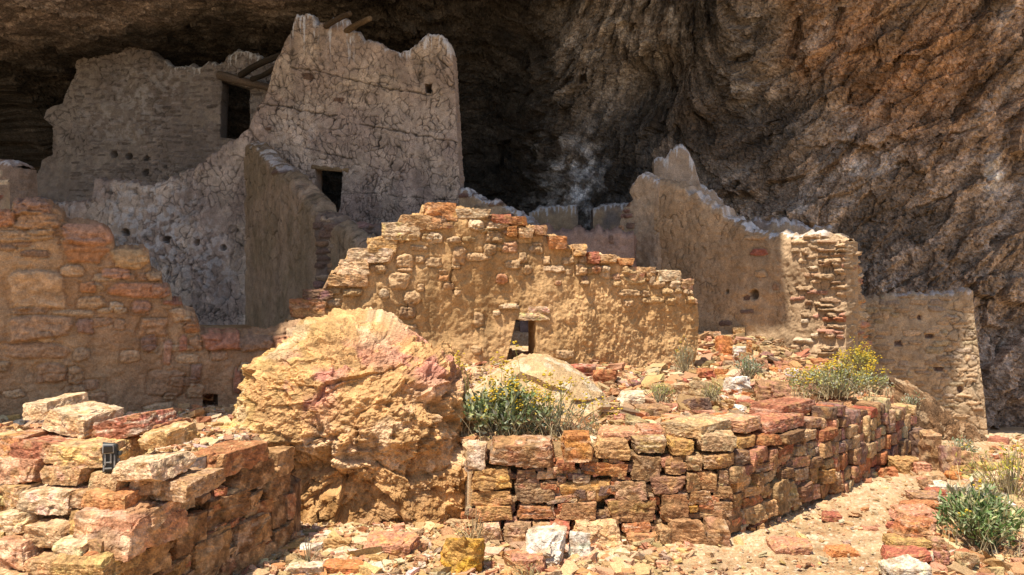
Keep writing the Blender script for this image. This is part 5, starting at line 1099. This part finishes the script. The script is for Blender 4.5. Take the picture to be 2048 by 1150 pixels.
def bush(name, label, base, rad, hgt, seed, nstem=60, nleaf=1500, lsize=.045, greens=GREEN, nflower=0, straw=0, lean=(0, 0), cat='bush', group=None, stalks=0, width=.5, shell=.6):
    r = np.random.RandomState(seed); base = np.array(base, float); rad = np.array(rad, float)
    t = empty(name, tuple(base), label, cat, group); segs = []; tips = []
    for i in range(nstem):
        a = r.uniform(0, 6.28); q = r.rand()**.6
        tip = base+np.array([math.cos(a)*rad[0]*q+lean[0], math.sin(a)*rad[1]*q+lean[1], hgt*math.sqrt(max(.05, 1-.75*q*q))*r.uniform(.65, 1.05)])
        st = base+np.array([math.cos(a)*rad[0]*.25*q, math.sin(a)*rad[1]*.25*q, -.02]); mid = (st+tip)/2+r.normal(0, .1, 3)*rad.mean()+np.array([0, 0, hgt*.12])
        k = np.linspace(0, 1, 8)[:, None]; segs.append((1-k)**2*st+2*k*(1-k)*mid+k*k*tip); tips.append(tip)
    V, Q, c = tubes(segs, .0045, (.40, .32, .18), r); obj('stems', V, Q, c, M_LEAF, t)
    segs = np.array(segs)
    if nleaf:
        i = r.randint(nstem, size=nleaf); k = np.clip(1-np.abs(r.normal(0, .33, nleaf)), .12, 1)*7; k0 = np.minimum(k.astype(int), 6); f = (k-k0)[:, None]
        P = segs[i, k0]*(1-f)+segs[i, k0+1]*f+r.normal(0, .022, (nleaf, 3)); d = (segs[i, k0+1]-segs[i, k0]); d = d/np.linalg.norm(d, axis=1, keepdims=True)*.7+r.normal(0, .6, (nleaf, 3))+np.array([0, 0, .15])
        V, Q, c = leaves(P, d, lsize, r, greens, width=width); obj('foliage', V, Q, c, M_LEAF, t, smooth=False)
    if stalks or nflower:
        fs = []; FP = []
        for i in range(max(stalks, nflower//9)):
            s0 = segs[r.randint(nstem)][r.randint(4, 8)]; tp = s0+np.array([r.normal(0, .05), r.normal(0, .05), r.uniform(.03, .16) if i >= stalks else r.uniform(.16, .34)])
            k = np.linspace(0, 1, 5)[:, None]; fs.append(s0*(1-k)+tp*k+np.array([.02, 0, 0])*np.sin(k*3)); 
            for q in range(r.randint(5, 13)): FP.append(tp+r.normal(0, .022, 3))
        V, Q, c = tubes(fs, .003, (.42, .40, .10), r); obj('sprays', V, Q, c, M_LEAF, t)
        FP = np.array(FP); V0, Q0 = cubegrid(3); s = r.uniform(.005, .011, len(FP))
        V = (FP[:, None]+V0[None]/np.linalg.norm(V0, axis=1).clip(.5)[None, :, None]*s[:, None, None]*np.array([1, 1, .7])).reshape(-1, 3)
        Q = (Q0[None]+np.arange(len(FP))[:, None, None]*len(V0)).reshape(-1, 4)
        c = np.repeat(np.array(YEL)[r.randint(3, size=len(FP))], len(V0), 0); obj('blossoms', V, Q, c, M_LEAF, t)
    if straw:
        gs = []
        for i in range(straw):
            a = r.uniform(0, 6.28); q = math.sqrt(r.rand()); s0 = base+np.array([math.cos(a)*rad[0]*q, math.sin(a)*rad[1]*q, 0]); s0[2] = base[2]-.02
            ln = r.uniform(.25, .8)*hgt; b_ = r.normal(0, .35, 2); k = np.linspace(0, 1, 5)[:, None]
            gs.append(s0+k*np.array([b_[0]*ln*.6, b_[1]*ln*.6, ln])+k*k*np.array([b_[0]*ln*.6, b_[1]*ln*.6, -.1*ln]))
        V, Q, c = tubes(gs, .0028, STRAW[2], r); c = c*r.uniform(.7, 1.2, (len(c)//25, 1)).repeat(25, 0) if len(c) % 25 == 0 else c
        obj('dry_sprays', V, Q, c, M_LEAF, t)
    return t
p = at(1010, 880, 5.75); bush('flowering_bush', 'green leafy bush with yellow flowers between the big boulder and the retaining wall', (p[0]+.0, 5.75, .5), (.36, .2), .42, 71, 110, 1900, .048, GREEN+[(.46, .46, .28), (.36, .38, .16)], 380, 60, stalks=9, width=.5)
p = at(1125, 865, 6.0); bush('flowering_bush', 'straw coloured bush with yellow flowers growing against the pale round boulder', (p[0]-.06, 5.75, .52), (.34, .14), .33, 72, 40, 260, .028, GREYG, 260, 110, stalks=5)
p = at(1690, 800, 7.2); bush('flowering_bush', 'wide low silvery bush dotted with yellow flowers on top of the small stone wall', (p[0], 7.4, .62), (.50, .30), .25, 73, 110, 2200, .028, GREYG+[(.44, .42, .13), (.50, .46, .16), (.38, .38, .10)], 520, 120, width=.4)
p = at(1745, 760, 9.0); bush('flowering_bush', 'small ochre yellow bush behind the wide silvery one, beneath the streaked wall end', (p[0], 9.4, .62), (.24, .2), .24, 74, 60, 500, .03, [(.42, .36, .06), (.34, .33, .09)], 300, 20)
p = at(1490, 765, 8.0); bush('desert_plant', 'small grey green tuft on the rubble behind the white angular rock', (p[0], 7.9, .72), (.14, .12), .2, 75, 40, 500, .03, GREYG, 0, 10, cat='plant', width=.3)
p = at(1365, 730, 8.6); bush('desert_plant', 'thin dry plant at the corner of the sunlit wall', (p[0], 8.5, .74), (.12, .1), .3, 76, 26, 160, .025, GREYG, 20, 30, cat='plant', width=.25)
p = at(1320, 800, 6.7); bush('desert_plant', 'low green weed growing among the stones beside the pale pointed block', (p[0], 6.75, .66), (.16, .12), .13, 77, 30, 260, .025, [(.30, .33, .10), (.40, .38, .14)], 0, 30, cat='plant', width=.3)
p = at(1430, 790, 6.6); bush('desert_plant', 'low yellowish weed beside the olive tan block', (p[0], 6.7, .68), (.1, .1), .12, 78, 24, 160, .025, [(.36, .34, .10), (.44, .40, .16)], 0, 26, cat='plant', width=.3)
p = at(1990, 1070, 4.6); bush('green_shrub', 'bright green leafy shrub outside the path edging', (p[0]+.14, 4.95, .0), (.27, .28), .32, 79, 80, 1500, .05, [(.13, .21, .05), (.20, .28, .09), (.10, .15, .045), (.34, .38, .20), (.45, .42, .20)], 30, 60, cat='shrub', width=.36)
p = at(1935, 1000, 5.6); bush('desert_plant', 'pale whitish leaved plant behind the green shrub', (p[0], 5.55, .0), (.2, .16), .24, 80, 40, 420, .045, [(.52, .48, .36), (.44, .42, .28), (.34, .36, .18)], 0, 30, cat='plant')
p = at(2010, 960, 6.2); bush('desert_plant', 'thin yellow stalked plant leaning by the end of the path', (p[0], 6.1, .0), (.45, .3), .38, 81, 60, 420, .04, [(.50, .44, .06), (.44, .40, .10), (.30, .32, .08)], 60, 90, cat='plant', width=.25)
p = at(1930, 925, 7.4); bush('desert_plant', 'small silvery plant at the foot of the dark outcrop', (p[0], 7.5, .0), (.16, .12), .2, 82, 30, 260, .035, GREYG, 0, 10, cat='plant', width=.3)
p = at(1835, 815, 8.2); bush('desert_plant', 'tiny grey plant on top of the dark outcrop', (p[0], 8.3, .38), (.14, .1), .1, 83, 20, 160, .03, GREYG, 0, 6, cat='plant', width=.3)
p = at(950, 1045, 5.0); bush('dry_tuft', 'dry straw tuft where the retaining wall meets the big boulder', (p[0], 4.98, .0), (.08, .06), .26, 84, 6, 0, .02, GREYG, 0, 60, cat='plant')
p = at(648, 1090, 4.95); bush('dry_tuft', 'dry whitish weed at the base of the big boulder beside the corner wall', (p[0], 4.6, .0), (.06, .05), .2, 85, 5, 0, .02, GREYG, 0, 24, cat='plant')
p = at(1060, 1140, 4.3); bush('dry_tuft', 'spiky dry weed in front of the flat salmon slab', (p[0], 4.35, .0), (.08, .06), .13, 86, 6, 60, .03, [(.40, .30, .12), (.30, .24, .10)], 0, 26, cat='plant', width=.2)
